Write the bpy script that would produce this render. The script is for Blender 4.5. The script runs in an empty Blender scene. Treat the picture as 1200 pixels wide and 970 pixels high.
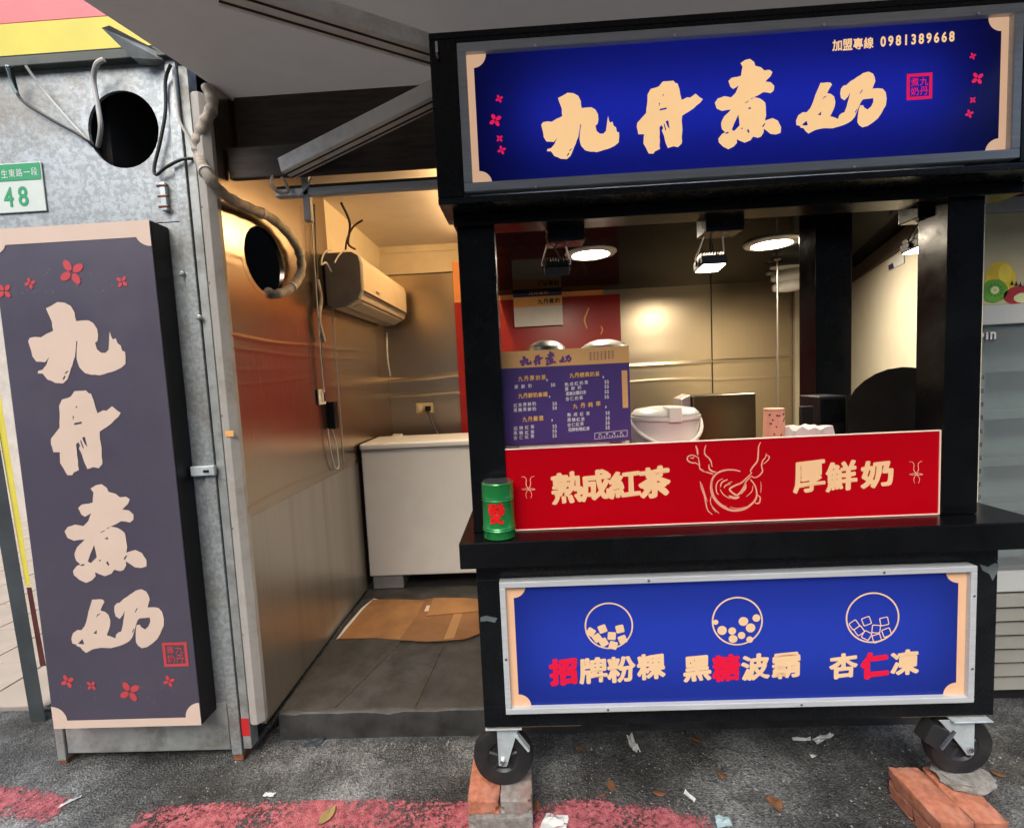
import bpy, bmesh, math, random
from mathutils import Vector, Matrix, noise
from mathutils.geometry import tessellate_polygon
R = math.radians
random.seed(7)
sc = bpy.context.scene
col = sc.collection

# ------------------------------------------------------------------ camera
FPX, PITCH, ROLL, YAW, EYE = 560.0, R(-4.4), R(-2.8), R(-1.87), 1.6
fwd = Vector((math.sin(YAW) * math.cos(PITCH), math.cos(YAW) * math.cos(PITCH), math.sin(PITCH)))
r0 = Vector((math.cos(YAW), -math.sin(YAW), 0)); u0 = r0.cross(fwd)
cr = r0 * math.cos(ROLL) + u0 * math.sin(ROLL)
cu = u0 * math.cos(ROLL) - r0 * math.sin(ROLL)
cam = bpy.data.cameras.new('camera')
cam.sensor_fit = 'HORIZONTAL'; cam.sensor_width = 36; cam.lens = 36 * FPX / 1200
cam.clip_start = 0.02; cam.clip_end = 500
camo = bpy.data.objects.new('camera', cam); col.objects.link(camo)
camo.matrix_world = Matrix(((cr.x, cu.x, -fwd.x, 0), (cr.y, cu.y, -fwd.y, 0), (cr.z, cu.z, -fwd.z, EYE), (0, 0, 0, 1)))
sc.camera = camo
EYEV = Vector((0, 0, EYE))

def P(x, y, Y=None, X=None, Z=None):
    """a photo pixel (1200x970) met with the plane Y=, X= or Z= of the thing it shows"""
    d = fwd + cr * ((x - 600) / FPX) - cu * ((y - 485) / FPX)
    t = Y / d.y if Y is not None else X / d.x if X is not None else (Z - EYE) / d.z
    return EYEV + d * t

# ------------------------------------------------------------------ sky, sun, exposure
world = bpy.data.worlds.new('World'); sc.world = world; world.use_nodes = True
wn = world.node_tree
sky = wn.nodes.new('ShaderNodeTexSky'); sky.sky_type = 'NISHITA'; sky.sun_disc = False
SUN_EL, SUN_AZ = R(50), R(196)
sky.sun_elevation = SUN_EL; sky.sun_rotation = SUN_AZ
sky.air_density = 1.0; sky.dust_density = 4.0; sky.ozone_density = 1.0
bg = wn.nodes['Background']; bg.inputs[1].default_value = 0.12
wn.links.new(sky.outputs[0], bg.inputs[0])
sun = bpy.data.lights.new('sun', 'SUN'); sun.energy = 0.95; sun.angle = R(40); sun.color = (1, 0.96, 0.9)
suno = bpy.data.objects.new('sun', sun); col.objects.link(suno)
sd = Vector((math.sin(SUN_AZ) * math.cos(SUN_EL), math.cos(SUN_AZ) * math.cos(SUN_EL), math.sin(SUN_EL)))
suno.rotation_euler = (-sd).to_track_quat('-Z', 'Y').to_euler()
sc.view_settings.view_transform = 'Standard'; sc.view_settings.look = 'None'
sc.view_settings.gamma = 1; sc.view_settings.use_curve_mapping = False
sc.view_settings.exposure = 1.08
sc.render.engine = 'CYCLES'
cy = sc.cycles
cy.use_denoising = True; cy.max_bounces = 8; cy.diffuse_bounces = 4; cy.glossy_bounces = 4
cy.transmission_bounces = 6; cy.transparent_max_bounces = 8; cy.sample_clamp_indirect = 6.0
cy.caustics_reflective = False; cy.caustics_refractive = False; cy.blur_glossy = 0.3

# ------------------------------------------------------------------ materials
MATS = {}
def mat(name, c, rough=0.5, metal=0.0, var=0.12, nscale=6.0, bump=0.0, bscale=60.0, rvar=0.0, emit=0.0,
        coat=0.0, aniso=0.0, stretch=None, dirt=None, dirt_amt=0.0, dirt_scale=3.0, spec=0.5, bdist=0.004, alpha=None, edge=(0.35, 0.65)):
    if name in MATS: return MATS[name]
    m = bpy.data.materials.new(name); m.use_nodes = True; MATS[name] = m
    nt = m.node_tree; N = nt.nodes; L = nt.links; b = N['Principled BSDF']
    tc = N.new('ShaderNodeTexCoord'); mp = N.new('ShaderNodeMapping')
    L.new(tc.outputs['Object'], mp.inputs[0])
    if stretch: mp.inputs['Scale'].default_value = stretch
    def nz(scale, detail=5, rgh=0.6):
        n = N.new('ShaderNodeTexNoise'); n.inputs['Scale'].default_value = scale
        n.inputs['Detail'].default_value = detail; n.inputs['Roughness'].default_value = rgh
        L.new(mp.outputs[0], n.inputs['Vector']); return n
    def ramp(src, a, bb, pa=0.35, pb=0.65):
        r = N.new('ShaderNodeValToRGB'); r.color_ramp.elements[0].position = pa; r.color_ramp.elements[1].position = pb
        r.color_ramp.elements[0].color = a; r.color_ramp.elements[1].color = bb
        L.new(src, r.inputs[0]); return r
    n1 = nz(nscale)
    lo = tuple(max(0, v * (1 - var)) for v in c) + (1,); hi = tuple(min(1, v * (1 + var)) for v in c) + (1,)
    out = ramp(n1.outputs[0], lo, hi, *edge).outputs[0]
    if dirt:
        n2 = nz(dirt_scale, 9, 0.7)
        rr = ramp(n2.outputs[0], (0, 0, 0, 1), (dirt_amt,) * 3 + (1,), 0.48, 0.68)
        mx = N.new('ShaderNodeMixRGB'); L.new(rr.outputs[0], mx.inputs[0]); L.new(out, mx.inputs[1])
        mx.inputs[2].default_value = tuple(dirt) + (1,); out = mx.outputs[0]
    L.new(out, b.inputs['Base Color'])
    b.inputs['Metallic'].default_value = metal; b.inputs['Roughness'].default_value = rough
    b.inputs['Specular IOR Level'].default_value = spec
    if rvar:
        n3 = nz(nscale * 2.3, 8, 0.7)
        r3 = ramp(n3.outputs[0], (max(0, rough - rvar),) * 3 + (1,), (min(1, rough + rvar),) * 3 + (1,), 0.3, 0.7)
        L.new(r3.outputs[0], b.inputs['Roughness'])
    if coat:
        b.inputs['Coat Weight'].default_value = coat; b.inputs['Coat Roughness'].default_value = 0.06
    if aniso: b.inputs['Anisotropic'].default_value = aniso
    if bump:
        nb = nz(bscale, 6, 0.65); bp = N.new('ShaderNodeBump')
        bp.inputs['Strength'].default_value = bump; bp.inputs['Distance'].default_value = bdist
        L.new(nb.outputs[0], bp.inputs['Height']); L.new(bp.outputs[0], b.inputs['Normal'])
    if emit:
        L.new(out, b.inputs['Emission Color']); b.inputs['Emission Strength'].default_value = emit
    if alpha is not None: b.inputs['Alpha'].default_value = alpha
    return m

def glow(name, c, s):
    m = bpy.data.materials.new(name); m.use_nodes = True; MATS[name] = m
    nt = m.node_tree; nt.nodes.remove(nt.nodes['Principled BSDF'])
    e = nt.nodes.new('ShaderNodeEmission'); e.inputs[0].default_value = tuple(c) + (1,); e.inputs[1].default_value = s
    nt.links.new(e.outputs[0], nt.nodes['Material Output'].inputs[0]); return m

def lightbox_face(name, c, tint):
    """translucent printed acrylic: passes the light of the tubes behind it, with a glossy skin"""
    m = bpy.data.materials.new(name); m.use_nodes = True; MATS[name] = m
    nt = m.node_tree; N = nt.nodes; L = nt.links; N.remove(N['Principled BSDF'])
    tr = N.new('ShaderNodeBsdfTranslucent'); tr.inputs[0].default_value = tuple(tint) + (1,)
    df = N.new('ShaderNodeBsdfDiffuse'); df.inputs[0].default_value = tuple(c) + (1,)
    ad = N.new('ShaderNodeAddShader'); L.new(tr.outputs[0], ad.inputs[0]); L.new(df.outputs[0], ad.inputs[1])
    gl = N.new('ShaderNodeBsdfGlossy'); gl.inputs['Roughness'].default_value = 0.18
    fr = N.new('ShaderNodeFresnel'); fr.inputs[0].default_value = 1.22
    mx = N.new('ShaderNodeMixShader'); L.new(fr.outputs[0], mx.inputs[0]); L.new(ad.outputs[0], mx.inputs[1]); L.new(gl.outputs[0], mx.inputs[2])
    L.new(mx.outputs[0], N['Material Output'].inputs[0]); return m

def glassmat(name, c, rough=0.02, base=0.03):
    m = bpy.data.materials.new(name); m.use_nodes = True; MATS[name] = m
    nt = m.node_tree; N = nt.nodes; L = nt.links; N.remove(N['Principled BSDF'])
    t = N.new('ShaderNodeBsdfTransparent'); t.inputs[0].default_value = tuple(c) + (1,)
    gl = N.new('ShaderNodeBsdfGlossy'); gl.inputs['Roughness'].default_value = rough
    fr = N.new('ShaderNodeFresnel'); fr.inputs[0].default_value = 1.5
    mx = N.new('ShaderNodeMixShader'); L.new(fr.outputs[0], mx.inputs[0]); L.new(t.outputs[0], mx.inputs[1]); L.new(gl.outputs[0], mx.inputs[2])
    L.new(mx.outputs[0], N['Material Output'].inputs[0]); return m

mat('black_gloss', (0.004, 0.0045, 0.005), 0.2, var=0.3, rvar=0.08, spec=0.17, bump=0.03, bscale=12, dirt=(0.012, 0.013, 0.015), dirt_amt=0.5, dirt_scale=2.2)
mat('black_board', (0.0055, 0.0065, 0.008), 0.27, var=0.3, rvar=0.08, spec=0.3, bump=0.04, bscale=9, dirt=(0.014, 0.015, 0.017), dirt_amt=0.5, dirt_scale=4)
mat('black_mirror', (0.012, 0.011, 0.010), 0.05, var=0.2, spec=0.004, bump=0.015, bscale=2.0)
mat('black_plastic', (0.008, 0.008, 0.009), 0.4, var=0.2, spec=0.3)
mat('chipped_edge', (0.12, 0.145, 0.15), 0.5, var=0.2)
mat('particle_board', (0.45, 0.33, 0.2), 0.8, var=0.2, nscale=60)
mat('aluminium', (0.54, 0.57, 0.59), 0.38, 0.1, var=0.08, rvar=0.08, stretch=(1, 20, 20))
mat('white_interior', (0.8, 0.8, 0.8), 0.8, var=0.02)
mat('galvanised', (0.43, 0.475, 0.485), 0.42, 0.55, var=0.17, nscale=60, edge=(.42, .58), rvar=0.16, bump=0.35, bscale=55, bdist=.003, dirt=(0.25, 0.22, 0.17), dirt_amt=0.75, dirt_scale=2.0)
mat('galvanised_plain', (0.42, 0.45, 0.44), 0.5, 0.55, var=0.15, nscale=12, rvar=0.1, dirt=(0.14, 0.12, 0.09), dirt_amt=0.7, dirt_scale=7)
mat('steel_warm', (0.50, 0.41, 0.32), 0.26, 1.0, var=0.025, nscale=4, rvar=0.018, stretch=(40, 40, .3))
mat('steel_dull', (0.52, 0.49, 0.445), 0.35, 0.9, var=0.03, nscale=4, rvar=0.02, stretch=(30, 30, .3), dirt=(0.22, 0.19, 0.15), dirt_amt=0.35, dirt_scale=.25)
mat('steel_back', (0.60, 0.49, 0.35), 0.31, 1.0, var=0.02, nscale=4, rvar=0.015, stretch=(40, 40, .3))
mat('painted_trim', (0.42, 0.41, 0.385), 0.5, var=0.15, rvar=0.1, dirt=(0.2, 0.17, 0.13), dirt_amt=0.6, dirt_scale=6)
mat('cream_wall', (0.66, 0.58, 0.42), 0.5, var=0.06, nscale=2, dirt=(0.5, 0.4, 0.25), dirt_amt=0.3)
mat('partition_cream', (0.80, 0.74, 0.58), 0.5, var=0.04, nscale=2, dirt=(0.6, 0.5, 0.34), dirt_amt=0.3)
mat('ceiling_white', (0.70, 0.66, 0.58), 0.75, var=0.05, nscale=2, dirt=(0.5, 0.42, 0.3), dirt_amt=0.3)
mat('rail_shaded', (0.10, 0.115, 0.105), 0.6, 0.3, var=0.3, dirt=(0.04, 0.04, 0.035), dirt_amt=0.6)  # galvanised cap rail in shade; that shade is put into this dark colour
mat('dark_void', (0.02, 0.018, 0.016), 0.8, var=0.3)
mat('dark_timber', (0.055, 0.040, 0.030), 0.6, var=0.4, stretch=(1, 8, 8))
mat('awning_cloth', (0.22, 0.205, 0.19), 0.85, var=0.1, nscale=3, bump=0.15, bscale=500, dirt=(0.15, 0.135, 0.12), dirt_amt=0.5, dirt_scale=1.6)
mat('arm_metal', (0.88, 0.85, 0.78), 0.45, 0.0, var=0.05, dirt=(0.4, 0.35, 0.27), dirt_amt=0.5, dirt_scale=8)
mat('concrete_step', (0.038, 0.0385, 0.038), 0.55, var=0.5, nscale=9, bump=0.5, bscale=45, dirt=(0.05, 0.047, 0.042), dirt_amt=0.7, dirt_scale=3)
mat('freezer_white', (0.88, 0.87, 0.83), 0.35, var=0.03, coat=0.2, dirt=(0.5, 0.46, 0.38), dirt_amt=0.15)
mat('ac_cream', (0.68, 0.58, 0.42), 0.4, var=0.06)
mat('ac_grey', (0.24, 0.23, 0.22), 0.6, var=0.2, dirt=(0.12, 0.10, 0.08), dirt_amt=0.5)
mat('cardboard', (0.30, 0.145, 0.052), 0.85, var=0.16, nscale=5, bump=0.2, bscale=30, dirt=(0.16, 0.08, 0.035), dirt_amt=0.6, dirt_scale=4)
mat('cardboard_dark', (0.215, 0.10, 0.036), 0.85, var=0.16, nscale=5, bump=0.2, bscale=30, dirt=(0.18, 0.09, 0.04), dirt_amt=0.6, dirt_scale=4)
mat('packing_tape', (0.36, 0.18, 0.055), 0.3, var=0.08)
mat('print_white', (0.7, 0.66, 0.6), 0.6, var=0.1)
mat('brick_red', (0.48, 0.175, 0.10), 0.9, var=0.3, nscale=30, bump=0.6, bscale=70, dirt=(0.30, 0.22, 0.18), dirt_amt=0.5, dirt_scale=14)
mat('brick_grey', (0.27, 0.24, 0.22), 0.9, var=0.25, nscale=40, bump=0.6, bscale=80, dirt=(0.38, 0.16, 0.11), dirt_amt=0.6, dirt_scale=9)
mat('concrete_chunk', (0.24, 0.23, 0.21), 0.95, var=0.3, nscale=40, bump=0.8, bscale=60)
mat('rubber', (0.012, 0.012, 0.013), 0.6, var=0.3, dirt=(0.06, 0.055, 0.05), dirt_amt=0.35, dirt_scale=12)
mat('rim_plastic', (0.02, 0.02, 0.022), 0.42, var=0.3)
mat('zinc', (0.60, 0.68, 0.70), 0.36, 0.35, var=0.15, nscale=14, rvar=0.12)
mat('sign_violet', (0.060, 0.052, 0.082), 0.36, var=0.05, nscale=2, rvar=0.06, spec=1.0, dirt=(0.11, 0.10, 0.12), dirt_amt=0.3, dirt_scale=1.5)
mat('sign_cream', (0.66, 0.52, 0.43), 0.45, var=0.03)
mat('sign_red', (0.50, 0.06, 0.07), 0.45, var=0.08)
mat('sign_dust', (0.30, 0.26, 0.34), 0.5, var=0.1)
mat('backlit_cream', (0.95, 0.60, 0.29), 0.4, var=0.02, emit=0.42)
mat('backlit_peach', (0.95, 0.60, 0.38), 0.4, var=0.02, emit=0.25)
mat('backlit_red', (0.95, 0.01, 0.10), 0.4, var=0.02, emit=0.3)
mat('low_cream', (0.84, 0.58, 0.33), 0.45, var=0.03, emit=0.04)
mat('low_peach', (0.82, 0.50, 0.30), 0.45, var=0.03, emit=0.04)
mat('low_red', (0.74, 0.006, 0.045), 0.45, var=0.03, emit=0.05)
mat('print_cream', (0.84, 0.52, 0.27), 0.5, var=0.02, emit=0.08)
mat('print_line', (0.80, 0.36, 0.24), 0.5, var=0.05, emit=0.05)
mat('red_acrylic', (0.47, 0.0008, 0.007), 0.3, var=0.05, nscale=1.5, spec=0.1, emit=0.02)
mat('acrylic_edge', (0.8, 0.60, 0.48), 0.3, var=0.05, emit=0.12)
mat('poster_red', (0.30, 0.013, 0.010), 0.35, var=0.08, nscale=2)
mat('poster_orange', (0.75, 0.30, 0.09), 0.45, var=0.06)
mat('paper_white', (0.72, 0.70, 0.66), 0.7, var=0.05)
mat('navy_print', (0.03, 0.03, 0.10), 0.5, var=0.1)
mat('menu_purple', (0.085, 0.045, 0.20), 0.3, var=0.12, nscale=4, coat=0.2)
mat('menu_orange', (0.86, 0.47, 0.17), 0.35, var=0.08, nscale=4)
mat('menu_purple_ink', (0.16, 0.06, 0.22), 0.4, var=0.05)
mat('menu_yellow', (0.88, 0.50, 0.14), 0.4, var=0.03)
mat('menu_white', (0.85, 0.78, 0.80), 0.4, var=0.02)
mat('can_green', (0.012, 0.24, 0.05), 0.22, 0.3, var=0.1, coat=0.5)
mat('can_red', (0.75, 0.01, 0.01), 0.3, var=0.05)
mat('can_lid', (0.5, 0.52, 0.5), 0.2, 0.9, var=0.1)
mat('cooker_white', (0.84, 0.80, 0.70), 0.3, var=0.03, coat=0.3)
mat('cooker_grey', (0.55, 0.54, 0.50), 0.35, var=0.05)
mat('machine_brown', (0.10, 0.075, 0.035), 0.3, 0.6, var=0.1)
mat('cup_paper', (0.70, 0.33, 0.22), 0.6, var=0.06)
mat('cable_white', (0.6, 0.6, 0.57), 0.5, var=0.08, dirt=(0.3, 0.27, 0.22), dirt_amt=0.5)
mat('cable_black', (0.015, 0.015, 0.016), 0.5, var=0.2)
mat('pipe_wrap', (0.46, 0.41, 0.34), 0.65, var=0.2, nscale=30, bump=0.5, bscale=40, dirt=(0.15, 0.12, 0.09), dirt_amt=0.8, dirt_scale=9)
mat('plate_white', (0.60, 0.68, 0.64), 0.45, var=0.05)
mat('plate_green', (0.03, 0.33, 0.14), 0.45, var=0.06)
mat('shop_yellow', (0.70, 0.62, 0.09), 0.5, var=0.05)
mat('shop_pink', (0.70, 0.20, 0.215), 0.5, var=0.05)
mat('banner_grey', (0.045, 0.055, 0.06), 0.5, var=0.2)
mat('tile_beige', (0.44, 0.38, 0.31), 0.6, var=0.12, nscale=6, dirt=(0.25, 0.22, 0.18), dirt_amt=0.5)
mat('grout', (0.2, 0.18, 0.16), 0.9)
mat('plaster', (0.5, 0.47, 0.43), 0.8, var=0.1)
mat('fridge_white', (0.50, 0.52, 0.50), 0.4, var=0.05, dirt=(0.4, 0.4, 0.37), dirt_amt=0.3)
mat('fridge_teal', (0.42, 0.52, 0.50), 0.4, var=0.1)
mat('slat_grey', (0.25, 0.25, 0.22), 0.5, var=0.1, dirt=(0.12, 0.11, 0.09), dirt_amt=0.5)
mat('light_box_cream', (0.55, 0.48, 0.28), 0.45, var=0.05)
mat('fruit_yellow', (0.75, 0.52, 0.02), 0.5, var=0.15, nscale=12)
mat('light_box_yellow', (0.85, 0.66, 0.06), 0.5, var=0.1, nscale=20)
mat('fruit_green', (0.12, 0.34, 0.03), 0.5, var=0.2, nscale=14)
mat('fruit_pale', (0.62, 0.70, 0.35), 0.5, var=0.1)
mat('fruit_crimson', (0.42, 0.02, 0.03), 0.5, var=0.2, nscale=10)
mat('seed_black', (0.01, 0.01, 0.01), 0.5)
mat('maroon', (0.08, 0.02, 0.02), 0.6, var=0.3)
mat('leaf_brown', (0.17, 0.075, 0.03), 0.8, var=0.3, nscale=20)
mat('leaf_yellow', (0.34, 0.24, 0.09), 0.8, var=0.2, nscale=20)
mat('litter_white', (0.60, 0.62, 0.60), 0.7, var=0.1, nscale=20)
mat('litter_teal', (0.38, 0.52, 0.55), 0.6, var=0.1)
mat('outlet_yellow', (0.6, 0.46, 0.22), 0.5, var=0.08)
mat('switch_white', (0.68, 0.62, 0.5), 0.45, var=0.05)
mat('lamp_black', (0.02, 0.02, 0.021), 0.35, var=0.2)
mat('chrome', (0.75, 0.75, 0.75), 0.15, 1.0, var=0.02)
mat('lamp_ring', (0.72, 0.70, 0.66), 0.35, var=0.03)
mat('pot_dark', (0.14, 0.13, 0.12), 0.4, 0.3, var=0.9, nscale=14)
mat('cloth_white', (0.66, 0.64, 0.6), 0.8, var=0.06)
mat('rust', (0.22, 0.08, 0.035), 0.9, var=0.4, nscale=30)
mat('red_tape', (0.5, 0.02, 0.02), 0.5)
m_ = MATS['awning_cloth']; nt_ = m_.node_tree; tl = nt_.nodes.new('ShaderNodeBsdfTranslucent'); tl.inputs[0].default_value = (.06, .056, .052, 1)
ads = nt_.nodes.new('ShaderNodeAddShader'); nt_.links.new(nt_.nodes['Principled BSDF'].outputs[0], ads.inputs[0]); nt_.links.new(tl.outputs[0], ads.inputs[1]); nt_.links.new(ads.outputs[0], nt_.nodes['Material Output'].inputs[0])
glow('lamp_disc', (1, 0.86, 0.66), 120.0)
glow('spot_disc', (1, 0.86, 0.66), 55.0)
glow('tube_warm', (1, 0.62, 0.28), 52.0)
glow('box_tube', (0.92, 0.95, 1.0), 5.8)
lightbox_face('face_blue', (0.003, 0.0035, 0.025), (0.005, 0.009, 0.17))
lightbox_face('face_blue_low', (0.010, 0.020, 0.17), (0.004, 0.009, 0.075))
glassmat('clear_glass', (0.80, 0.90, 0.88))
glassmat('clear_acrylic', (0.97, 0.97, 0.97))

m_ = glassmat('fridge_glass', (0.88, 0.95, 0.93)); nt_ = m_.node_tree      # pale diffuse mixed evenly over the glass
df_ = nt_.nodes.new('ShaderNodeBsdfDiffuse'); df_.inputs[0].default_value = (.60, .66, .66, 1); mm = nt_.nodes.new('ShaderNodeMixShader'); mm.inputs[0].default_value = .2
src_ = nt_.nodes['Material Output'].inputs[0].links[0].from_socket; nt_.links.new(src_, mm.inputs[1]); nt_.links.new(df_.outputs[0], mm.inputs[2]); nt_.links.new(mm.outputs[0], nt_.nodes['Material Output'].inputs[0])
def asphalt(name):
    m = bpy.data.materials.new(name); m.use_nodes = True; MATS[name] = m
    nt = m.node_tree; N = nt.nodes; L = nt.links; b = N['Principled BSDF']
    tc = N.new('ShaderNodeTexCoord')
    v = N.new('ShaderNodeTexVoronoi'); v.inputs['Scale'].default_value = 120; L.new(tc.outputs['Object'], v.inputs[0])
    n = N.new('ShaderNodeTexNoise'); n.inputs['Scale'].default_value = 2.1; n.inputs['Detail'].default_value = 9; n.inputs['Roughness'].default_value = .68
    L.new(tc.outputs['Object'], n.inputs[0])
    n2 = N.new('ShaderNodeTexNoise'); n2.inputs['Scale'].default_value = 130; n2.inputs['Detail'].default_value = 6
    L.new(tc.outputs['Object'], n2.inputs[0])
    r1 = N.new('ShaderNodeValToRGB'); e = r1.color_ramp.elements
    e[0].position = .36; e[0].color = (.034, .036, .037, 1); e[1].position = .66; e[1].color = (.23, .243, .245, 1); e2 = r1.color_ramp.elements.new(.5); e2.color = (.09, .095, .096, 1)
    L.new(n.outputs[0], r1.inputs[0])
    r2 = N.new('ShaderNodeValToRGB'); e = r2.color_ramp.elements
    e[0].position = .0; e[0].color = (.35, .35, .35, 1); e[1].position = 1; e[1].color = (1.75, 1.75, 1.7, 1)
    L.new(v.outputs['Color'], r2.inputs[0])
    mx = N.new('ShaderNodeMixRGB'); mx.blend_type = 'MULTIPLY'; mx.inputs[0].default_value = 1
    L.new(r1.outputs[0], mx.inputs[1]); L.new(r2.outputs[0], mx.inputs[2]); L.new(mx.outputs[0], b.inputs['Base Color'])
    b.inputs['Roughness'].default_value = .72
    wn_ = N.new('ShaderNodeTexNoise'); wn_.inputs['Scale'].default_value = 3.2; wn_.inputs['Detail'].default_value = 8; L.new(tc.outputs['Object'], wn_.inputs[0])
    wm = N.new('ShaderNodeMixRGB'); wm.inputs[0].default_value = .22; L.new(tc.outputs['Object'], wm.inputs[1]); L.new(wn_.outputs['Color'], wm.inputs[2])
    vc = N.new('ShaderNodeTexVoronoi'); vc.feature = 'DISTANCE_TO_EDGE'; vc.inputs['Scale'].default_value = 2.3; L.new(wm.outputs[0], vc.inputs[0])
    rc = N.new('ShaderNodeValToRGB'); e = rc.color_ramp.elements; e[0].position = .0; e[0].color = (.16, .16, .16, 1); e[1].position = .012; e[1].color = (1, 1, 1, 1)
    L.new(vc.outputs['Distance'], rc.inputs[0])
    mc = N.new('ShaderNodeMixRGB'); mc.blend_type = 'MULTIPLY'; mc.inputs[0].default_value = .5; L.new(mx.outputs[0], mc.inputs[1]); L.new(rc.outputs[0], mc.inputs[2])
    ns = N.new('ShaderNodeTexNoise'); ns.inputs['Scale'].default_value = 1.3; ns.inputs['Detail'].default_value = 4; ns.inputs['W' if 'W' in ns.inputs else 'Scale'].default_value = 1.3
    L.new(tc.outputs['Object'], ns.inputs[0])
    rs_ = N.new('ShaderNodeValToRGB'); e = rs_.color_ramp.elements; e[0].position = .40; e[0].color = (.50, .47, .44, 1); e[1].position = .55; e[1].color = (1.05, 1.05, 1.05, 1)
    L.new(ns.outputs[0], rs_.inputs[0])
    ms = N.new('ShaderNodeMixRGB'); ms.blend_type = 'MULTIPLY'; ms.inputs[0].default_value = 1; L.new(mc.outputs[0], ms.inputs[1]); L.new(rs_.outputs[0], ms.inputs[2])
    L.new(ms.outputs[0], b.inputs['Base Color'])
    ad = N.new('ShaderNodeMath'); ad.operation = 'ADD'; L.new(v.outputs['Distance'], ad.inputs[0]); L.new(n2.outputs[0], ad.inputs[1])
    bp = N.new('ShaderNodeBump'); bp.inputs['Strength'].default_value = .8; bp.inputs['Distance'].default_value = .008
    L.new(ad.outputs[0], bp.inputs['Height']); L.new(bp.outputs[0], b.inputs['Normal'])
    return m
asphalt('asphalt')
def worn_paint(name):
    m = bpy.data.materials.new(name); m.use_nodes = True; MATS[name] = m
    nt = m.node_tree; N = nt.nodes; L = nt.links; b = N['Principled BSDF']
    tc = N.new('ShaderNodeTexCoord')
    na = N.new('ShaderNodeTexNoise'); na.inputs['Scale'].default_value = 5; na.inputs['Detail'].default_value = 6; na.inputs['Roughness'].default_value = .7
    L.new(tc.outputs['Object'], na.inputs[0])
    nb_ = N.new('ShaderNodeTexNoise'); nb_.inputs['Scale'].default_value = 75; nb_.inputs['Detail'].default_value = 8; nb_.inputs['Roughness'].default_value = .75
    L.new(tc.outputs['Object'], nb_.inputs[0])
    n = N.new('ShaderNodeMixRGB'); n.inputs[0].default_value = .62; L.new(na.outputs[0], n.inputs[1]); L.new(nb_.outputs[0], n.inputs[2])
    at = N.new('ShaderNodeAttribute'); at.attribute_name = 'cover'
    ad = N.new('ShaderNodeMath'); ad.operation = 'ADD'; L.new(n.outputs[0], ad.inputs[0]); L.new(at.outputs['Fac'], ad.inputs[1])
    r = N.new('ShaderNodeValToRGB'); e = r.color_ramp.elements; e[0].position = .955; e[1].position = .985
    sb = N.new('ShaderNodeMath'); sb.operation = 'MULTIPLY'; sb.inputs[1].default_value = 1.0; L.new(ad.outputs[0], sb.inputs[0])
    L.new(sb.outputs[0], r.inputs[0]); L.new(r.outputs[0], b.inputs['Alpha'])
    n2 = N.new('ShaderNodeTexNoise'); n2.inputs['Scale'].default_value = 40; n2.inputs['Detail'].default_value = 6; L.new(tc.outputs['Object'], n2.inputs[0])
    r2 = N.new('ShaderNodeValToRGB'); e = r2.color_ramp.elements; e[0].position = .3; e[1].position = .7
    e[0].color = (.27, .05, .065, 1); e[1].color = (.52, .16, .175, 1)
    L.new(n2.outputs[0], r2.inputs[0]); L.new(r2.outputs[0], b.inputs['Base Color'])
    b.inputs['Roughness'].default_value = .7
    bp = N.new('ShaderNodeBump'); bp.inputs['Strength'].default_value = .7; bp.inputs['Distance'].default_value = .005
    v = N.new('ShaderNodeTexVoronoi'); v.inputs['Scale'].default_value = 190; L.new(tc.outputs['Object'], v.inputs[0])
    L.new(v.outputs['Distance'], bp.inputs['Height']); L.new(bp.outputs[0], b.inputs['Normal'])
    return m
worn_paint('red_paint')

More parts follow.
